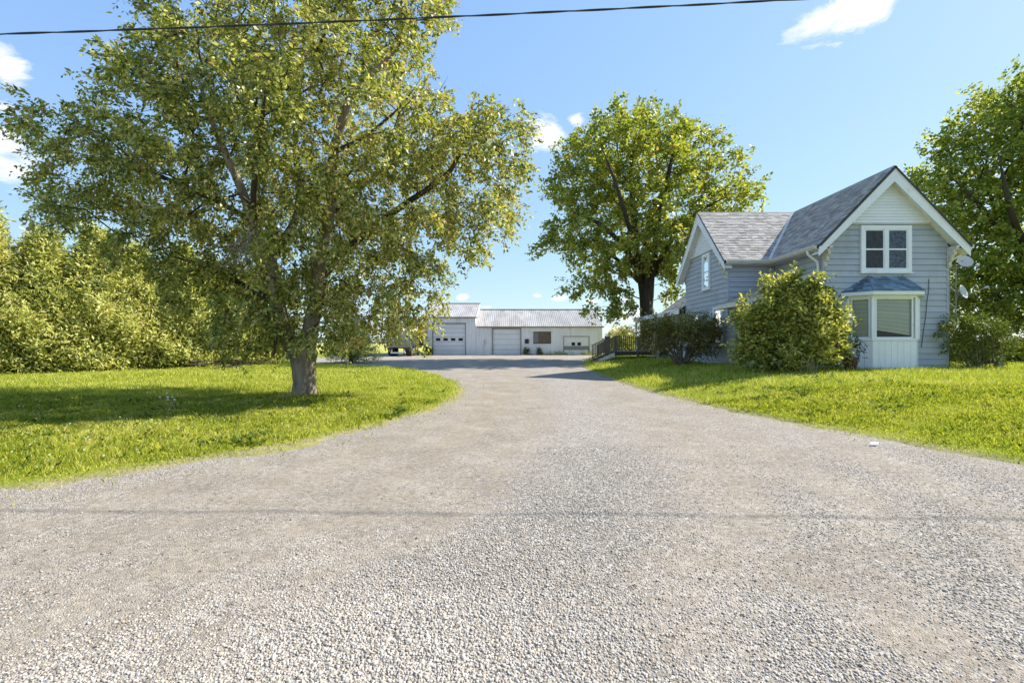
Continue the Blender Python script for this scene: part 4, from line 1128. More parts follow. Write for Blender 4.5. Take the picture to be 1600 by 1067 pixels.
# ridge caps and valley flashing
rc = MB(); 
rc.prism([(RX - .14, FY - .02, ZR - .12), (RX, FY - .02, ZR + .035), (RX + .14, FY - .02, ZR - .12)], (0, RYC - FY + .02, 0)); rc.build('ridge_cap', 'shingle', house)
rc = MB(); rc.prism([(GX_ - .02, RYC - .14, ZR - .12), (GX_ - .02, RYC, ZR + .035), (GX_ - .02, RYC + .14, ZR - .12)], (RX - GX_, 0, 0)); rc.build('ridge_cap', 'shingle', house)
v0, v1 = Vector(VE), Vector((RX, RYC, ZR))
vf = MB(); up = Vector((0, 0, .045))
vf.add([v0 + Vector((-.09, .0, 0)) + up, v0 + Vector((0, -.09, 0)) + up, v1 + Vector((0, -.09, 0)) + up, v1 + Vector((-.09, 0, 0)) + up], [(0, 1, 2, 3)])
vf.build('valley_flashing', 'old_white', house)

# bargeboards with soffits: front gable and left gable
def barge(A, B, out, inn, name='bargeboard'):
    """A foot, B peak of the roof edge; board hangs below it, soffit runs back to the wall"""
    dn = Vector((0, 0, -1)); A, B = Vector(A) + dn * .085, Vector(B) + dn * .085; o = Vector(out)
    MB().add([A, B, B + dn * .50, A + dn * .34, A + o * .03, B + o * .03, B + dn * .50 + o * .03, A + dn * .34 + o * .03],
             [(0, 1, 2, 3), (7, 6, 5, 4), (0, 4, 5, 1), (1, 5, 6, 2), (2, 6, 7, 3), (3, 7, 4, 0)]).build(name, 'white', house)
    i = Vector(inn); a, b = A + dn * .22, B + dn * .22
    MB().add([a, b, b + i, a + i, a + dn * .03, b + dn * .03, b + i + dn * .03, a + i + dn * .03],
             [(0, 1, 2, 3), (7, 6, 5, 4), (0, 4, 5, 1), (1, 5, 6, 2), (2, 6, 7, 3), (3, 7, 4, 0)]).build('soffit', 'white', house)
    MB().add([A + Vector((0, 0, .0)), B, B + dn * .07, A + dn * .07, A + o * .06, B + o * .06, B + dn * .07 + o * .06, A + dn * .07 + o * .06],
             [(0, 1, 2, 3), (7, 6, 5, 4), (0, 4, 5, 1), (1, 5, 6, 2), (2, 6, 7, 3), (3, 7, 4, 0)]).build('rake_trim', 'white', house)
for xe in (EX0, EX1): barge((xe, FY, ZE), (RX, FY, ZR), (0, -1, 0), (0, HY0 - FY - .002, 0))
for ye in (EY0, EY1): barge((GX_, ye, ZE), (GX_, RYC, ZR), (-1, 0, 0), (WX0 - GX_ - .002, 0, 0))
# eave soffits, gutters and downspout
s = MB(); s.box(EX0, HX0, FY + .03, EY0, ZE - .16, ZE - .13); s.build('eave_soffit', 'cream', house)
s = MB(); s.box(GX_ + .03, HX0, EY0, WY0, ZE - .165, ZE - .135); s.build('eave_soffit', 'cream', house)
s = MB(); s.box(HX1, EX1, FY + .03, 21, ZE - .16, ZE - .13); s.build('eave_soffit', 'cream', house)
def gutter(p, q, out):
    p, q, o = Vector(p), Vector(q), Vector(out); z = Vector((0, 0, 1))
    prof = [(0, .02), (0, -.13), (.08, -.13), (.125, -.03), (.125, .02), (.11, .02), (.11, -.02), (.015, -.02), (.015, .02)]
    n = len(prof); a = [p + o * u + z * v for u, v in prof]; b = [q + o * u + z * v for u, v in prof]
    MB().add(a + b, [tuple(range(n)), tuple(range(2 * n - 1, n - 1, -1))] + [(i, (i + 1) % n, n + (i + 1) % n, n + i) for i in range(n)]).build('gutter', 'cream', house)
gutter((EX0 - .005, FY + .06, ZE), (EX0 - .005, EY0 - .13, ZE), (-1, 0, 0))
gutter((GX_ + .06, EY0 - .005, ZE), (EX0 - .005, EY0 - .005, ZE), (0, -1, 0))
gutter((EX1 + .005, FY - .02, ZE), (EX1 + .005, 21, ZE), (1, 0, 0))
MB().tube([(EX0 - .06, FY + .55, ZE - .12), (EX0 - .05, FY + .55, ZE - .25), (HX0 - .12, HY0 + .16, ZE - .55), (HX0 - .09, HY0 + .16, ZE - .75), (HX0 - .09, HY0 + .16, .7)], .05, 10).build('downspout', 'white', house, smooth=True)
MB().tube([(EX1 + .06, FY + .3, ZE - .12), (EX1 + .05, FY + .3, ZE - .25), (HX1 + .12, HY0 + .2, ZE - .6), (HX1 + .10, HY0 + .2, ZE - .8), (HX1 + .10, HY0 + .2, .7)], .045, 8).build('downspout', 'white', house, smooth=True)
# carved brackets under the feet of the rakes
BR = [(0, 0), (.40, 0), (.40, -.07), (.36, -.12), (.30, -.13), (.27, -.19), (.31, -.25), (.29, -.31), (.22, -.34), (.18, -.40), (.21, -.47), (.17, -.54), (.10, -.57), (.08, -.66), (.12, -.71), (.09, -.77), (0, -.80)]
def bracket(at, out, side, lab):
    a, o, s = Vector(at), Vector(out), Vector(side)
    MB().prism([a + o * u + Vector((0, 0, v)) for u, v in BR], s * .11).build('bracket', 'old_white', house)
bracket((HX0 - .03, HY0 - .036, ZE - .02), (0, -1, 0), (1, 0, 0), '')
bracket((HX1 - .05, HY0 - .036, ZE - .02), (0, -1, 0), (1, 0, 0), '')
bracket((WX0 - .036, WY0 - .03, ZE - .02), (-1, 0, 0), (0, 1, 0), '')

# windows
def window(T, u0, u1, z0, z1, cells=1, hung=True, trim=.11, curtains=('curtain_dark',), d=.03, mat='white', parent=house, sill=True):
    mb = MB()
    def bx(a, b, c, e, d0, d1):
        mb.hexa([T(a, d0, c), T(b, d0, c), T(b, d1, c), T(a, d1, c), T(a, d0, e), T(b, d0, e), T(b, d1, e), T(a, d1, e)])
    D = d + .075
    bx(u0, u0 + trim, z0, z1, 0, D); bx(u1 - trim, u1, z0, z1, 0, D)
    bx(u0 + trim, u1 - trim, z1 - trim, z1, 0, D + .002); bx(u0 + trim, u1 - trim, z0, z0 + trim * .8, 0, D + .002)
    fr = mb.build('window', mat, parent, bevel=.006)
    a0, a1 = u0 + trim, u1 - trim; mul = .13
    cw = ((a1 - a0) - mul * (cells - 1)) / cells
    zb, zt = z0 + trim * .8, z1 - trim
    for k in range(cells):
        c0 = a0 + k * (cw + mul); c1 = c0 + cw
        if k:
            mb = MB(); bx(c0 - mul, c0, zb, zt, .001, D - .006); mb.build('mullion', mat, fr)
        mb = MB(); fw = .045
        bx(c0, c0 + fw, zb, zt, .002, d + .05); bx(c1 - fw, c1, zb, zt, .002, d + .05); bx(c0 + fw, c1 - fw, zt - fw, zt, .002, d + .049); bx(c0 + fw, c1 - fw, zb, zb + fw, .002, d + .049)
        if hung:
            zm = (zb + zt) / 2; bx(c0 + fw, c1 - fw, zm - .03, zm + .03, .003, d + .055)
        mb.build('sash', mat, fr)
        mb = MB().add([T(c0 + fw, d + .028, zb + fw), T(c1 - fw, d + .028, zb + fw), T(c1 - fw, d + .028, zt - fw), T(c0 + fw, d + .028, zt - fw)], [(0, 1, 2, 3)]); mb.build('pane', 'glass', fr)
        mb = MB(); bx(c0 + fw * .5, c1 - fw * .5, zb + fw * .5, zt - fw * .5, d + .001, d + .006)
        mb.build('curtain', curtains[k % len(curtains)], fr)
    if sill:
        mb = MB(); bx(u0 - .03, u1 + .03, z0 - .045, z0, 0, D + .04); mb.build('sill', mat, fr)
    return fr
window(TF, 13.57, 15.54, 4.30, 6.12, 2, True, .15, ('curtain_dark', 'curtain'))
window(TL, 23.15, 24.05, 4.28, 6.12, 1, True, .13, ('curtain',))
window(TL, 24.5, 25.35, 1.6, 3.15, 1, True, .12, ('curtain_dark',))
window(TL, 21.75, 22.75, 1.45, 3.30, 1, False, .14, ('curtain_dark',))

# bay window
BP = [(13.10, HY0 - .04), (13.62, 17.40), (15.27, 17.40), (15.84, HY0 - .04)]
bay = MB()
BZ0, BZS, BZ1 = .60, 1.70, 3.34
def ring(off):   # bay outline moved outwards
    out = []
    c = Vector((14.45, 18.2))
    for (x, y) in BP:
        v = Vector((x, y)) - c; out.append((x + v.x / v.length * off, y + v.y / v.length * off))
    out[0] = (out[0][0], HY0 - .035); out[3] = (out[3][0], HY0 - .035)
    return out
bo = MB().prism([(x, y, BZ0) for x, y in ring(-.05)], (0, 0, BZS - BZ0 - .05)).build('bay_window', 'white', house)
MB().prism([(x, y, BZ0 - .05) for x, y in ring(.01)], (0, 0, .05)).build('bay_floor', 'white', bo)
MB().prism([(x, y, BZS - .055) for x, y in ring(.04)], (0, 0, .075)).build('bay_sill', 'white', bo, bevel=.008)
MB().prism([(x, y, BZ1 - .07) for x, y in ring(.0)], (0, 0, .09)).build('bay_head', 'white', bo)
# vertical boards below the sill
for (p, q) in zip(BP[:-1], BP[1:]):
    p, q = Vector((*p, 0)), Vector((*q, 0)); L = (q - p).length; n = max(2, round(L / .235)); d = (q - p) / L; o = Vector((d.y, -d.x, 0))
    for k in range(n):
        a, b = p + d * (L * k / n + .004), p + d * (L * (k + 1) / n - .004)
        z0, z1 = BZ0 + .003, BZS - .06
        MB().hexa([a - o * .03 + Vector((0, 0, z0)), b - o * .03 + Vector((0, 0, z0)), b + Vector((0, 0, z0)), a + Vector((0, 0, z0)),
                   a - o * .03 + Vector((0, 0, z1)), b - o * .03 + Vector((0, 0, z1)), b + Vector((0, 0, z1)), a + Vector((0, 0, z1))]).build('panel_board', 'white2', bo, bevel=.004)
# posts and glazing
def post(x, y, r):
    MB().box(x - r, x + r, y - r, y + r, BZS + .02, BZ1 - .07).build('bay_post', 'white', bo, bevel=.006)
for (x, y), r in zip(BP, (.045, .06, .06, .045)): post(x, y + (.02 if y > 17.9 else .03), r)
for i, (p, q) in enumerate(zip(BP[:-1], BP[1:])):
    p, q = Vector((*p, 0)), Vector((*q, 0)); L = (q - p).length; d = (q - p) / L; o = Vector((d.y, -d.x, 0))
    def bx3(mb, s0, s1, n0, n1, z0, z1):
        c = [p + d * s + o * n for s, n in ((s0, n0), (s1, n0), (s1, n1), (s0, n1))]
        mb.hexa([v + Vector((0, 0, z0)) for v in c] + [v + Vector((0, 0, z1)) for v in c])
    m0 = .10 if i == 1 else .07; zz0, zz1 = BZS + .021, BZ1 - .071
    mb = MB(); fw = .06
    bx3(mb, m0, m0 + fw, -.07, -.01, zz0, zz1); bx3(mb, L - m0 - fw, L - m0, -.07, -.01, zz0, zz1)
    bx3(mb, m0 + fw, L - m0 - fw, -.07, -.012, zz0, zz0 + fw); bx3(mb, m0 + fw, L - m0 - fw, -.07, -.012, zz1 - fw, zz1)
    mb.build('bay_sash', 'white', bo)
    mb = MB().add([p + d * (m0 + fw) - o * .042 + Vector((0, 0, zz0 + fw)), p + d * (L - m0 - fw) - o * .042 + Vector((0, 0, zz0 + fw)), p + d * (L - m0 - fw) - o * .042 + Vector((0, 0, zz1 - fw)), p + d * (m0 + fw) - o * .042 + Vector((0, 0, zz1 - fw))], [(0, 1, 2, 3)]); mb.build('pane', 'glass', bo)
    # blind with a sagging lower edge
    a, b = p + d * (m0 + .02) - o * .10, p + d * (L - m0 - .02) - o * .10
    za, zb2 = (zz0 + .34, zz0 + .12) if i == 1 else (zz0 + .05, zz0 + .05)
    mb = MB(); ns = 34; hz = Vector((0, 0, 1))
    for k in range(ns):
        t0 = k / ns; t1 = (k + 1.02) / ns
        sag = .004 * math.sin(k * 1.7) - (.012 if k in (14, 15) else 0)
        pa, pb = a + hz * (zz1 + (za - zz1) * t0), b + hz * (zz1 + (zb2 - zz1) * t0)
        qa, qb = a + hz * (zz1 + (za - zz1) * t1 + sag), b + hz * (zz1 + (zb2 - zz1) * t1 + sag)
        mb.add([pa - o * .022, pb - o * .022, qb + o * .004, qa + o * .004], [(0, 1, 2, 3)])
    mb.build('blind', 'blind', bo)
MB().prism([(x, y, BZS) for x, y in ring(-.22)], (0, 0, .03)).build('bay_shelf', 'dark', bo)
MB().box(13.2, 15.75, HY0 - .034, HY0 - .032, BZS, BZ1).build('room_backing', 'dark', bo)
# its small hipped roof
ER = [(12.82, HY0 - .035), (13.50, 17.20), (15.40, 17.20), (16.10, HY0 - .035)]
TP = [(13.90, HY0 - .035, 4.15), (15.22, HY0 - .035, 4.15)]
ZB = 3.50
MB().prism([(x, y, BZ1 + .021) for x, y in ER], (0, 0, ZB - BZ1 - .022)).build('bay_fascia', 'white', bo, bevel=.01)
E3 = [Vector((x, y, ZB)) for x, y in ER]; T0, T1 = Vector(TP[0]), Vector(TP[1])
MB().add([*E3, T0, T1], [(0, 1, 4), (1, 2, 5, 4), (2, 3, 5), (0, 4, 5, 3)]).build('bay_roof', 'bay_shingle', bo)
def tri_slope(a, b, tops):  # shingles on a face with eave a-b and top edge tops (1 or 2 points)
    a, b = Vector(a), Vector(b); E = (b - a).normalized(); W = (b - a).length
    t0 = Vector(tops[0]); v = t0 - a; s0 = v.dot(E); U = (v - E * s0); L = U.length
    s1 = (Vector(tops[-1]) - a).dot(E)
    shingle_slope(a, E, U, lambda t: (s0 * t, W + (s1 - W) * t), L, 'bay_shingle', .14, .26, bo)
tri_slope(E3[1], E3[2], [T0, T1]); tri_slope(E3[0], E3[1], [T0]); tri_slope(E3[2], E3[3], [T1])
for q in ((E3[1], T0), (E3[2], T1)): MB().tube([q[0] + Vector((0, 0, .012)), q[1] + Vector((0, 0, .012))], .03, 6).build('hip_cap', 'bay_shingle', bo)

# enclosed side porch in the corner
PX0, PY0 = 10.02, 18.75
porch_wall = left(PX0)
MB().prism([(PX0 + .01, PY0 + .12, GB), (HX0 - .04, PY0 + .12, GB), (HX0 - .04, PY0 + .12, 4.28), (PX0 + .01, PY0 + .12, 3.35)], (0, WY0 - PY0 - .17, 0)).build('porch', 'siding', house)
clad(house, porch_wall, GB + .03, 3.3, lambda z: PY0 + .1, lambda z: WY0 - .04, 'siding')
clad(house, front(PY0 + .12), GB + .03, 3.3, lambda z: PX0, lambda z: HX0 - .04, 'siding')
PE, PZ0, PZ1 = 9.52, 3.30, 4.42
pu = Vector((HX0 - .04 - PE, 0, PZ1 - PZ0)); pn = Vector((-pu.z, 0, pu.x)).normalized()
MB().prism([Vector((PE, PY0 - .25, PZ0)) - pn * .1, Vector((PE, WY0 - .04, PZ0)) - pn * .1, Vector((HX0 - .04, WY0 - .04, PZ1)) - pn * .1, Vector((HX0 - .04, PY0 - .25, PZ1)) - pn * .1], pn * .098).build('porch_roof', 'felt_or_gap_shade', house)
shingle_slope((PE, PY0 - .25, PZ0), (0, 1, 0), pu, lambda t: (0, WY0 - .04 - PY0 + .25), pu.length, 'shingle')
MB().box(PE - .03, PE + .0, PY0 - .26, WY0 - .035, PZ0 - .19, PZ0 + .0).build('porch_fascia', 'cream', house)
MB().box(PE, PX0, PY0 - .2, WY0 - .04, PZ0 - .19, PZ0 - .16).build('porch_soffit', 'cream', house)
MB().prism([(PE, PY0 - .255, PZ0 - .17), (HX0 - .04, PY0 - .255, PZ1 - .19), (HX0 - .04, PY0 - .255, PZ1), (PE, PY0 - .255, PZ0)], (0, -.03, 0)).build('porch_fascia', 'cream', house)
window(porch_wall, 19.0, 20.2, 1.5, 3.0, 1, True, .12, ('curtain_dark',))

# back kitchen with its long low side porch roof
AY0, AY1 = WY1 + .02, 35.6
MB().box(10.6, 16.0, AY0, AY1, .3, 3.36).build('back_kitchen', 'white2', house)
clad(house, left(10.6), .45, 3.3, lambda z: AY0, lambda z: AY1, 'white2', .2, 0)
ku = Vector((2.9, 0, 2.1))
MB().prism([(9.75, AY0, 3.48), (12.65, AY0, 5.55), (15.6, AY0, 3.48)], (0, 3.6, 0)).build('kitchen_roof', 'felt_or_gap_shade', house)
shingle_slope((9.7, AY0, 3.50), (0, 1, 0), ku, lambda t: (0, 3.6 - .0 * t), ku.length, 'shingle')
MB().box(9.62, 16.0, AY0, AY1 + .8, 3.37, 3.47).build('side_porch_roof', 'felt_or_gap_shade', house)
MB().box(9.58, 9.62, AY0 - .02, AY1 + .8, 3.22, 3.50).build('side_porch_fascia', 'white', house)
window(left(10.6), 33.6, 34.6, 1.4, 2.9, 1, True, .1, ('dark',))
d_ = MB().box(10.53, 10.57, 31.9, 32.8, .9, 2.95).build('door', 'white', house); MB().lathe([(0, 0), (.03, 0), (.035, .04), (0, .06)], (10.53, 32.0, 1.9), (-1, 0, 0), 8).build('handle', 'galv', d_)
for yy in (30.6, 36.0): MB().box(9.66, 9.78, yy, yy + .12, .3, 3.22).build('porch_post', 'white', house)

# shingles: those that show largest singly, the rest of each slope as one part
allp = []
for si, (lst, mat, par) in enumerate(SH):
    for q in lst:
        c = sum(q[:4], Vector()) / 4; allp.append(((c - Vector((0, 0, H))).length, si, q))
allp.sort(key=lambda t: t[0] if SH[t[1]][1] == 'shingle' else 0)
rest = {}
for k, (dd, si, q) in enumerate(allp):
    if k < 300:
        MB().hexa(q).build('shingle', SH[si][1], SH[si][2])
    else: rest.setdefault(si, MB()).hexa(q)
for si, mb in rest.items():
    o = mb.build('shingles', SH[si][1], SH[si][2]); o['kind'] = 'stuff'

# small fittings on the wall
MB().lathe([(0, 0), (.045, 0), (.05, .1), (.035, .2), (0, .22)], (13.02, HY0 - .09, 2.66), (0, 0, 1), 10).build('wall_lamp', 'white', house)
MB().tube([(16.25, HY0 - .04, 4.05), (16.24, HY0 - .045, 3.6), (16.17, HY0 - .05, 3.2), (16.12, HY0 - .05, 2.6), (16.03, HY0 - .05, 2.0), (15.95, HY0 - .05, 1.4)], .010, 5).build('wall_cable', 'cable', house)

# ------------------------------------------------------------------ antenna mast and dishes
mx0, my0 = 17.42, 18.35
mast = thing('antenna_mast', 'slender dark lattice antenna mast against the right wall of the house', 'mast', (mx0, my0, gz(mx0, my0)))
for (a, b) in ((0, 0), (.26, 0), (.13, .22)):
    MB().tube([(mx0 + a, my0 + b, .4), (mx0 + a, my0 + b, 5.2)], .016, 6).build('leg', 'galv', mast)
for k in range(14):
    z = .7 + k * .32; c = [(mx0, my0), (mx0 + .26, my0), (mx0 + .13, my0 + .22)]; mb = MB()
    for i in range(3):
        p, q = c[i], c[(i + 1) % 3]; mb.tube([(*p, z), (*q, z + (.32 if k % 2 else 0))], .007, 4)
    mb.build('brace', 'galv', mast)
def dish(c, axis, r, label, arm_to, sx=1.0):
    c, ax = Vector(c), Vector(axis).normalized()
    t = thing('satellite_dish', label, 'satellite dish', c)
    MB().lathe([(0.001, 0), (r * .35, .012), (r * .7, .045), (r, .095), (r * 1.015, .09), (r * .7, .03), (r * .35, -.004), (.001, -.016)], c, ax, 36).build('reflector', 'dish', t, smooth=True)
    low = c + Vector((0, 0, -1)) * r * .75 - ax * .03
    end = Vector(arm_to)
    MB().tube([low, end], .016, 6).build('arm', 'galv', t)
    d = (c - end).normalized()
    MB().lathe([(0, -.04), (.035, -.04), (.04, .05), (.025, .09), (0, .09)], end, d, 10).build('receiver', 'dish', t)
    MB().box(c.x - .07, c.x + .05, c.y + .02, c.y + .14, c.z - .14, c.z + .08).build('bracket', 'galv', t)
    MB().tube([c + Vector((-.03, .08, -.1)), (mx0 + .26, my0, c.z - .25)], .022, 6).build('mount_pipe', 'galv', t)
    return t
dish((17.90, 18.25, 4.74), (-.25, -.85, .40), .255, 'upper satellite dish tilted towards the eave at the right gable', (17.95, 17.75, 4.55))
dish((17.78, 18.25, 3.55), (.40, -.80, .25), .275, 'lower satellite dish with its arm pointing away from the house', (18.42, 17.85, 3.72))
MB()

# railing post and rails beyond the right shrub
rl = thing('porch_railing', 'grey blocky railing post with dark rail behind the right shrub', 'railing', (19.3, 18.3, gz(19.3, 18.3)))
g = gz(19.3, 18.3)
pst = MB().box(19.22, 19.42, 18.2, 18.4, g - .1, g + 1.12).build('post', 'wood_grey', rl, bevel=.01)
for k in range(5): MB().box(19.20, 19.44, 18.18, 18.42, g + .12 + k * .22, g + .17 + k * .22).build('block', 'wood_grey', rl)
MB().box(18.3, 19.5, 18.22, 18.38, g + 1.12, g + 1.17).build('rail', 'dark_wood', rl)
MB().box(18.3, 19.22, 18.26, 18.34, g + .2, g + .27).build('rail', 'dark_wood', rl)
for k in range(6): MB().box(18.36 + k * .14, 18.40 + k * .14, 18.28, 18.32, g + .27, g + 1.12).build('slat', 'dark_wood', rl)

# clay pot by the bay
px_, py_ = 12.62, 17.2; g = gz(px_, py_)
pt = thing('clay_pot', 'reddish brown pot half hidden between tall shrub and bay window', 'pot', (px_, py_, g))
MB().lathe([(0, 0), (.17, 0), (.23, .42), (.26, .42), (.26, .50), (.225, .50), (.21, .44), (0, .44)], (px_, py_, g - .02), (0, 0, 1), 20).build('bowl', 'pot', pt, smooth=False)
MB().lathe([(0, .445), (.2, .445)], (px_, py_, g - .02), (0, 0, 1), 14).build('soil', 'soil', pt)

# ------------------------------------------------------------------ deck
dz_ = gz(8.3, 31)
dk = thing('wooden_deck', 'brown wooden deck with baluster railing and side steps by the house', 'deck', (8.2, 32.5, dz_))
DX0, DX1, DY0, DY1, DZ = 6.95, 9.95, 31.0, 34.6, .98
n = 24
for k in range(n):
    y = DY0 + (DY1 - DY0) * k / n
    MB().box(DX0, DX1 + .5, y + .003, y + (DY1 - DY0) / n - .003, DZ - .035, DZ).build('deck_board', 'wood', dk)
MB().box(DX0 + .01, DX1 + .5, DY0 - .03, DY0 - .001, DZ - .25, DZ - .01).build('skirt', 'dark_wood', dk)
MB().box(DX0 - .03, DX0 - .001, DY0, DY1, DZ - .25, DZ - .01).build('skirt', 'dark_wood', dk)
for (x, y) in ((DX0, DY0), (DX0 + 1.5, DY0), (DX1, DY0), (DX0, DY1 - .1)):
    MB().box(x, x + .1, y, y + .1, .1, DZ + 1.06).build('post', 'wood', dk)
def railing(p, q, nb, h0=.12, h1=1.0):
    p, q = Vector(p), Vector(q)
    MB().bar(p + Vector((0, 0, h1 + .02)), q + Vector((0, 0, h1 + .02)), .13, .04).build('top_rail', 'wood', dk)
    MB().bar(p + Vector((0, 0, h0)), q + Vector((0, 0, h0)), .04, .08).build('bottom_rail', 'wood', dk)
    for k in range(nb):
        a = p.lerp(q, (k + .5) / nb)
        MB().box(a.x - .028, a.x + .028, a.y - .02, a.y + .02, a.z + h0 + .03, a.z + h1).build('baluster', 'wood', dk)
railing((DX0 + .1, DY0 + .05, DZ), (DX1 + .05, DY0 + .05, DZ), 22)
sx0 = DX0 - 1.25
railing((DX0, DY0 + .05, DZ), (sx0, DY0 + .05, DZ - .62), 12)
railing((DX0 + .05, DY0 + 2.0, DZ), (sx0, DY0 + 2.0, DZ - .62), 12)
railing((DX0 + .05, DY0 + 2.0, DZ), (DX0 + .05, DY1, DZ), 12)
for k in range(4):
    x = DX0 - .31 * (k + 1); MB().box(x, x + .33, DY0 + .12, DY0 + 1.95, DZ - .17 * (k + 1) - .04, DZ - .17 * (k + 1)).build('step', 'wood', dk)
for yy in (DY0 + .03, DY0 + 1.95):
    MB().prism([(DX0, yy, DZ - .05), (DX0, yy, DZ - .35), (sx0 - .03, yy, .22), (sx0 - .03, yy, DZ - .62)], (0, .06, 0)).build('stringer', 'old_white' if yy < 32 else 'wood', dk)
MB().box(sx0, sx0 + .1, DY0 + .0, DY0 + .1, .1, DZ + .42).build('post', 'wood', dk)

# ------------------------------------------------------------------ garage / drive shed
GYF = 52.0
gar = thing('garage_building', 'long low white metal clad workshop with taller bay, across the yard', 'garage', (0, GYF + 4, gz(0, 51)))
GZ0 = float(base_z(np.array([0.]), np.array([51.]))[0]) - .02
def rib_sheet(name, T, u0, u1, z0, z1, mat, parent, pitch=.225):
    """one profiled steel sheet"""
    us, ds = [u0], [.0]; u = math.ceil((u0 + .03) / pitch) * pitch
    while u < u1 - .05:
        us += [u - .028, u - .012, u + .012, u + .028]; ds += [0, .028, .028, 0]; u += pitch
    us.append(u1); ds.append(0)
    pr = [(a, b) for a, b in zip(us, ds) if u0 <= a <= u1]
    k = len(pr); v = [T(a, b + .002, z0) for a, b in pr] + [T(a, b + .002, z1) for a, b in pr]
    return MB().add(v, [(i, i + 1, k + i + 1, k + i) for i in range(k - 1)]).build(name, mat, parent)
def sheet_wall(T, x0, x1, z0, z1, holes, width=.9, parent=gar):
    xs = {x0, x1}
    for h in holes: xs |= {h[0], h[1]}
    x = x0
    while x < x1: xs.add(round(x, 4)); x += width
    xs = sorted(xs); out = [xs[0]]
    for q in xs[1:]:
        if q - out[-1] > .08 or any(abs(q - h[i]) < 1e-6 for h in holes for i in (0, 1)) or q == x1: out.append(q)
    for a, b in zip(out[:-1], out[1:]):
        if b - a < .01: continue
        segs = [(z0, z1)]
        for h in holes:
            if a >= h[0] - 1e-4 and b <= h[1] + 1e-4:
                segs = [(p, q) for (s, e) in segs for (p, q) in ((s, min(e, h[2])), (max(s, h[3]), e)) if q - p > .05]
        for (p, q) in segs: rib_sheet('wall_sheet', T, a + .002, b - .002, p, q, 'metal_wall', parent)
TG = front(GYF)
LX0, LX1, LZE, LZR, RY_ = -4.1, 10.2, 3.46, 5.70, GYF + 5.2
TX0, TX1, TZE, TZR = -10.0, -4.1, 4.52, 6.45
doorL = (-2.17, .94, GZ0, 3.14); win = (2.46, 4.33, 1.53, 2.78); meter = (1.45, 1.9, 1.5, 2.0); doorS = (5.85, 8.67, GZ0 + .3, 2.27)
doorT = (-8.9, -5.27, GZ0, 3.72)
MB().prism([(LX0, GYF + .25, GZ0 - .1), (LX0, GYF + 10, GZ0 - .1), (LX0, GYF + 10, LZE), (LX0, RY_, LZR - .15), (LX0, GYF + .25, LZE)], (LX1 - LX0 - .02, 0, 0)).build('shell', 'metal_wall', gar)
MB().prism([(TX0 + .02, GYF + .25, GZ0 - .1), (TX0 + .02, GYF + 10, GZ0 - .1), (TX0 + .02, GYF + 10, TZE), (TX0 + .02, RY_, TZR - .15), (TX0 + .02, GYF + .25, TZE)], (TX1 - TX0 - .04, 0, 0)).build('shell', 'metal_wall', gar)
sheet_wall(TG, LX0, LX1, GZ0, LZE, [doorL, win, doorS])
sheet_wall(front(GYF - .05), TX0, TX1, GZ0, TZE, [doorT])
# roofs of ribbed sheets
def roof_sheets(x0, x1, ye, ze, yr, zr, ov=.25):
    U = Vector((0, yr - ye, zr - ze)); L = U.length; U.normalize(); N = Vector((0, -U.z, U.y)); O = Vector((0, ye, ze)) - U * ov
    T = lambda u, d, z: tuple(O + U * z + N * d + Vector((u, 0, 0)))
    x = x0
    while x < x1 - .1:
        b = min(x + .9, x1); rib_sheet('roof_sheet', T, x + .002, b - .002, 0, L + ov + random.uniform(-.02, .02), 'metal_roof', gar); x = b
    MB().bar((x0, yr, zr + .03), (x1, yr, zr + .03), .35, .05).build('ridge_cap', 'metal_roof', gar)
    MB().box(x0 + .02, x1 - .02, ye - .16, ye - .12, ze - .22, ze - .085).build('eave_trim', 'grey_board', gar)
roof_sheets(LX0 + .15, LX1 + .2, GYF, LZE + .05, RY_, LZR)
roof_sheets(TX0 - .2, TX1 + .25, GYF - .05, TZE + .05, RY_, TZR)
MB().prism([(LX1 + .05, GYF - .2, LZE - .12), (LX1 + .05, RY_, LZR - .12), (LX1 + .05, RY_, LZR + .02), (LX1 + .05, GYF - .2, LZE + .0)], (.05, 0, 0)).build('verge_trim', 'metal_wall', gar)
MB().prism([(TX1 + .12, GYF - .2, TZE - .12), (TX1 + .12, RY_, TZR - .12), (TX1 + .12, RY_, TZR + .02), (TX1 + .12, GYF - .2, TZE)], (.05, 0, 0)).build('verge_trim', 'metal_wall', gar)
def sectional(h, rows, label, windows=(), rowsel=1, recess=.10):
    x0, x1, z0, z1 = h
    fr = MB(); fr.box(x0 - .09, x0, GYF - .10, GYF + .15, z0, z1 + .1); fr.box(x1, x1 + .09, GYF - .10, GYF + .15, z0, z1 + .1); fr.box(x0, x1, GYF - .101, GYF + .15, z1, z1 + .1)
    d = fr.build('sectional_door', 'grey_board', gar); d['label'] = label
    hgt = (z1 - z0) / rows
    for r in range(rows):
        MB().box(x0 + .001, x1 - .001, GYF + recess, GYF + recess + .05, z0 + r * hgt + .012, z0 + (r + 1) * hgt - .012).build('panel', 'door_white', d, bevel=.006)
        MB().box(x0 + .05, x1 - .05, GYF + recess - .012, GYF + recess - .001, z0 + r * hgt + .10, z0 + (r + 1) * hgt - .10).build('panel', 'door_white', d)
    MB().box(x0 + .002, x1 - .002, GYF + recess + .052, GYF + recess + .08, z0, z1).build('door_backing', 'grey_board', d)
    for wx in windows:
        zc = z0 + (rowsel + .5) * hgt
        MB().box(wx - .25, wx + .25, GYF + recess - .030, GYF + recess - .013, zc - .14, zc + .14).build('window', 'dark', d)
    return d
sectional(doorT, 7, 'tall white sectional door with four dark lights', (-8.35, -7.5, -6.65, -5.8), 3)
sectional(doorL, 5, 'blank white sectional door')
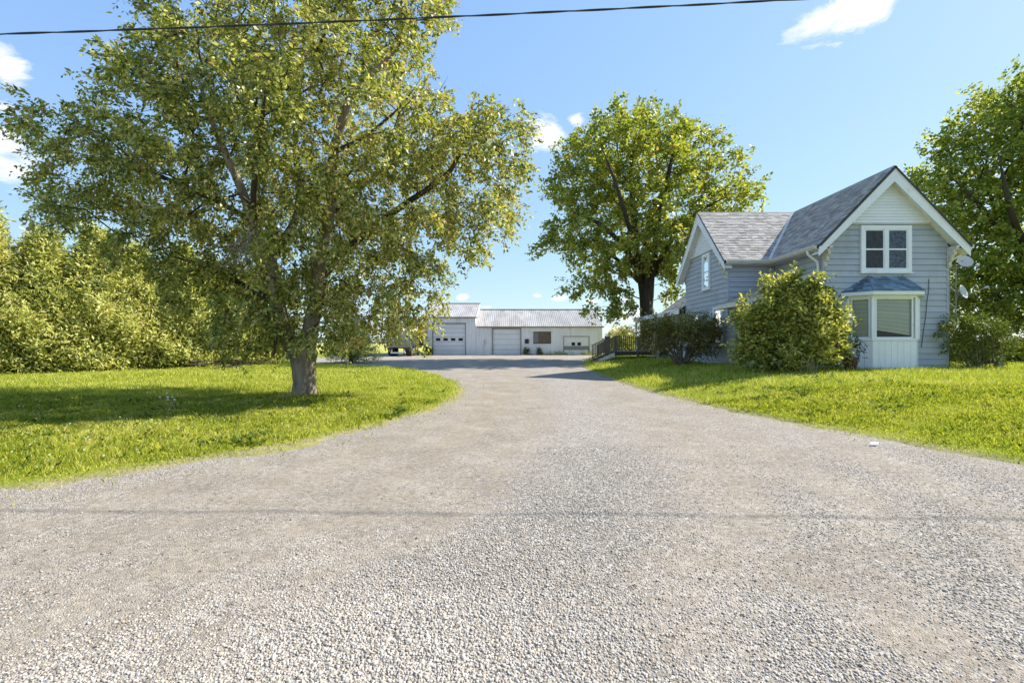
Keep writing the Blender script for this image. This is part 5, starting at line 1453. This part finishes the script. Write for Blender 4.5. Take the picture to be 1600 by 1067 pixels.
# boarded window
fr = MB(); x0, x1, z0, z1 = win
fr.box(x0 - .05, x0, GYF - .06, GYF + .1, z0 - .05, z1 + .05); fr.box(x1, x1 + .05, GYF - .06, GYF + .1, z0 - .05, z1 + .05); fr.box(x0, x1, GYF - .061, GYF + .1, z1, z1 + .05); fr.box(x0, x1, GYF - .061, GYF + .1, z0 - .05, z0)
wd = fr.build('window', 'dark_wood', gar); wd['label'] = 'window boarded with brown panels'
for r in range(4): MB().box(x0 + .52, x1 - .02, GYF + .02, GYF + .05, z0 + .02 + r * .305, z0 + .31 + r * .305).build('board', 'brown_board', wd)
for r in range(2): MB().box(x0 + .03 + r * .23, x0 + .23 + r * .23, GYF + .03, GYF + .05, z0 + .03, z1 - .05).build('pane', 'glass', wd)
MB().box(x0 + .01, x1 - .01, GYF + .07, GYF + .09, z0, z1).build('window_backing', 'grey_board', wd)
MB().box(meter[0], meter[1], GYF - .12, GYF - .03, meter[2], meter[3]).build('meter_box', 'navy', gar, bevel=.02)
# small hatch door
x0, x1, z0, z1 = doorS
fr = MB(); fr.box(x0 - .06, x0, GYF - .05, GYF + .1, z0, z1 + .06); fr.box(x1, x1 + .06, GYF - .05, GYF + .1, z0, z1 + .06); fr.box(x0, x1, GYF - .051, GYF + .1, z1, z1 + .06)
hd = fr.build('hatch_door', 'grey_board', gar); hd['label'] = 'low white door with two small lights'
MB().box(x0, x1, GYF + .02, GYF + .05, z0 + .72, z1 - .01).build('panel', 'door_white', hd); MB().box(x0, x1, GYF + .03, GYF + .06, z0 + .28, z0 + .71).build('panel', 'grey_board', hd); MB().box(x0, x1, GYF + .02, GYF + .05, z0, z0 + .27).build('panel', 'door_white', hd)
for wx in (6.92, 7.58):
    f2 = MB().box(wx - .19, wx + .19, GYF - .012, GYF + .018, 1.27, 1.63).build('window', 'dark', hd)
    MB().box(wx - .015, wx + .015, GYF - .02, GYF - .013, 1.27, 1.63)
MB().box(LX0 + .3, LX1, GYF - .02, GYF + .2, GZ0 - .1, GZ0 + .02).build('sill_plate', 'dark_wood', gar)

# ------------------------------------------------------------------ trailer by the tall bay
tr = thing('box_trailer', 'box trailer with shiny rear doors parked beside the tall garage bay', 'trailer', (-11.6, 49, gz(-11.6, 47)))
tx0, tx1, ty, tz0, tz1, tL = -12.85, -10.35, 47.0, 1.22, 4.05, 8.0
g = GZ0 - .02
MB().box(tx0 + .02, tx1 - .02, ty + .06, ty + tL, tz0, tz1).build('body', 'navy', tr, bevel=.03)
fr = MB(); fr.box(tx0, tx0 + .1, ty, ty + .08, tz0 - .1, tz1); fr.box(tx1 - .1, tx1, ty, ty + .08, tz0 - .1, tz1); fr.box(tx0 + .1, tx1 - .1, ty, ty + .08, tz1 - .15, tz1 - .001); fr.box(tx0 + .1, tx1 - .1, ty, ty + .08, tz0 - .1, tz0 + .02)
fr.build('rear_frame', 'galv', tr)
for s in (0, 1):
    a = tx0 + .105 + s * 1.15; d = MB().box(a, a + 1.14, ty + .01, ty + .055, tz0 + .03, tz1 - .16).build('door', 'steel', tr, bevel=.01)
    for rx in (.28, .75): MB().tube([(a + rx, ty - .02, tz0 + .0), (a + rx, ty - .02, tz1 - .14)], .02, 6).build('lock_rod', 'galv', d)
    MB().box(a + .45, a + .62, ty - .005, ty + .009, tz0 + .5, tz0 + .62).build('handle', 'galv', d)
MB().box(tx1 - .55, tx1 - .25, ty - .012, ty + .009, 1.9, 2.2).build('placard', 'paper', tr)
bp = MB(); bp.box(tx0 + .45, tx1 - .55, ty + .02, ty + .12, g + .30, g + .46); bp.box(tx0 + .5, tx0 + .62, ty + .05, ty + .12, g + .46, tz0 - .1); bp.box(tx1 - .7, tx1 - .58, ty + .05, ty + .12, g + .46, tz0 - .1)
bp.build('underride_bar', 'paper', tr)
MB().box(tx1 - .72, tx1 - .12, ty - .01, ty + .04, tz0 - .34, tz0 - .12).build('tail_light', 'rust', tr)
MB().box(tx0 + .12, tx0 + .72, ty - .01, ty + .04, tz0 - .34, tz0 - .12).build('tail_light', 'rust', tr)
for ax in (1.1, 2.4):
    for sx_ in (tx0 + .05, tx1 - .60):
        wv = MB().lathe([(.2, 0), (.46, .02), (.50, .08), (.50, .47), (.46, .53), (.2, .55), (.2, 0)], (sx_, ty + ax, g + .50), (1, 0, 0), 24).build('wheel', 'black_rubber', tr)
        MB().lathe([(0, .04), (.2, .03), (.24, .10), (.24, .46), (.2, .52), (0, .5)], (sx_, ty + ax, g + .50), (1, 0, 0), 16).build('rim', 'galv', wv)
for sx_ in (tx0 + .4, tx1 - .5): MB().box(sx_, sx_ + .1, ty + 5.8, ty + 5.92, g, tz0).build('landing_leg', 'black_rubber', tr)
MB().box(tx0 + .4, tx1 - .4, ty + .1, ty + tL - .1, tz0 - .22, tz0 - .002).build('chassis', 'navy', tr)
for sx_ in (tx0 + .1, tx1 - .65): MB().box(sx_, sx_ + .5, ty + .35, ty + .37, g + .18, tz0 - .22).build('mud_flap', 'black_rubber', tr)

# ------------------------------------------------------------------ overhead cable
ow = thing('overhead_cable', 'black twisted overhead cable crossing in front of the big tree', 'cable', (0, 7.0, 6.4))
pts = [(-1000, 72), (0, 63), (300, 50), (600, 30), (850, 13), (1140, 0), (2600, -90)]
xs = np.array([(a - 800) / F * 7 for a, b in pts]); zs = np.array([H + (HY - b) / F * 7 for a, b in pts])
co = np.polyfit(xs, zs, 2)
for ph, rr in ((0, .0105), (math.pi, .0080)):
    p = []
    for x in np.arange(-22, 22, .07):
        a = x * 4 + ph; p.append((x, 7.0 + math.cos(a) * .006, float(np.polyval(co, x)) + math.sin(a) * .008))
    MB().tube(p, rr, 5, cap=False).build('cable_strand', 'cable', ow, smooth=True)

# ------------------------------------------------------------------ litter and dry stalks
pz = float(base_z(np.array([5.55]), np.array([7.05]))[0])
o = MB().add([(5.44, 7.0, pz + .02), (5.55, 6.98, pz + .025), (5.60, 7.04, pz + .04), (5.5, 7.06, pz + .03), (5.44, 7.0, pz + .012), (5.55, 6.98, pz + .015), (5.60, 7.04, pz + .03), (5.5, 7.06, pz + .02)],
             [(0, 1, 2, 3), (7, 6, 5, 4), (0, 4, 5, 1), (1, 5, 6, 2), (2, 6, 7, 3), (3, 7, 4, 0)]).build('paper_scrap', 'paper')
tag(o, 'crumpled white paper scrap on the gravel near the right lawn edge', 'litter')
def stalks(name, label, x, y, n, h, sp, heads):
    g = gz(x, y); t = thing(name, label, 'plant', (x, y, g)); mb = MB(); hd = MB()
    for k in range(n):
        bx, by = x + random.gauss(0, sp), y + random.gauss(0, sp); hh = h * random.uniform(.6, 1.1); e = (bx + random.gauss(0, .06), by + random.gauss(0, .06), g + hh)
        mb.tube([(bx, by, g - .02), ((bx + e[0]) / 2 + .01, (by + e[1]) / 2, g + hh * .55), e], [.006, .005, .004], 4, cap=False)
        if heads: hd.lathe([(0, -.02), (.018, -.008), (.022, .006), (.012, .02), (0, .024)], e, (0, 0, 1), 7)
    mb.build('stalks', 'straw', t)['kind'] = 'stuff'
    if heads: hd.build('seed_heads', 'flower', t)['kind'] = 'stuff'
stalks('dandelion', 'pale dandelion seed heads on tall stalks in the shaded left lawn', -7.0, 9.4, 7, .36, .13, True)
stalks('dry_grass_tuft', 'dry straw coloured tuft in front of the big trunk', -5.4, 11.2, 12, .38, .10, False)
stalks('dry_grass_tuft', 'dry pale stalks standing in front of the tall shrub', 9.6, 14.9, 12, .6, .14, False)
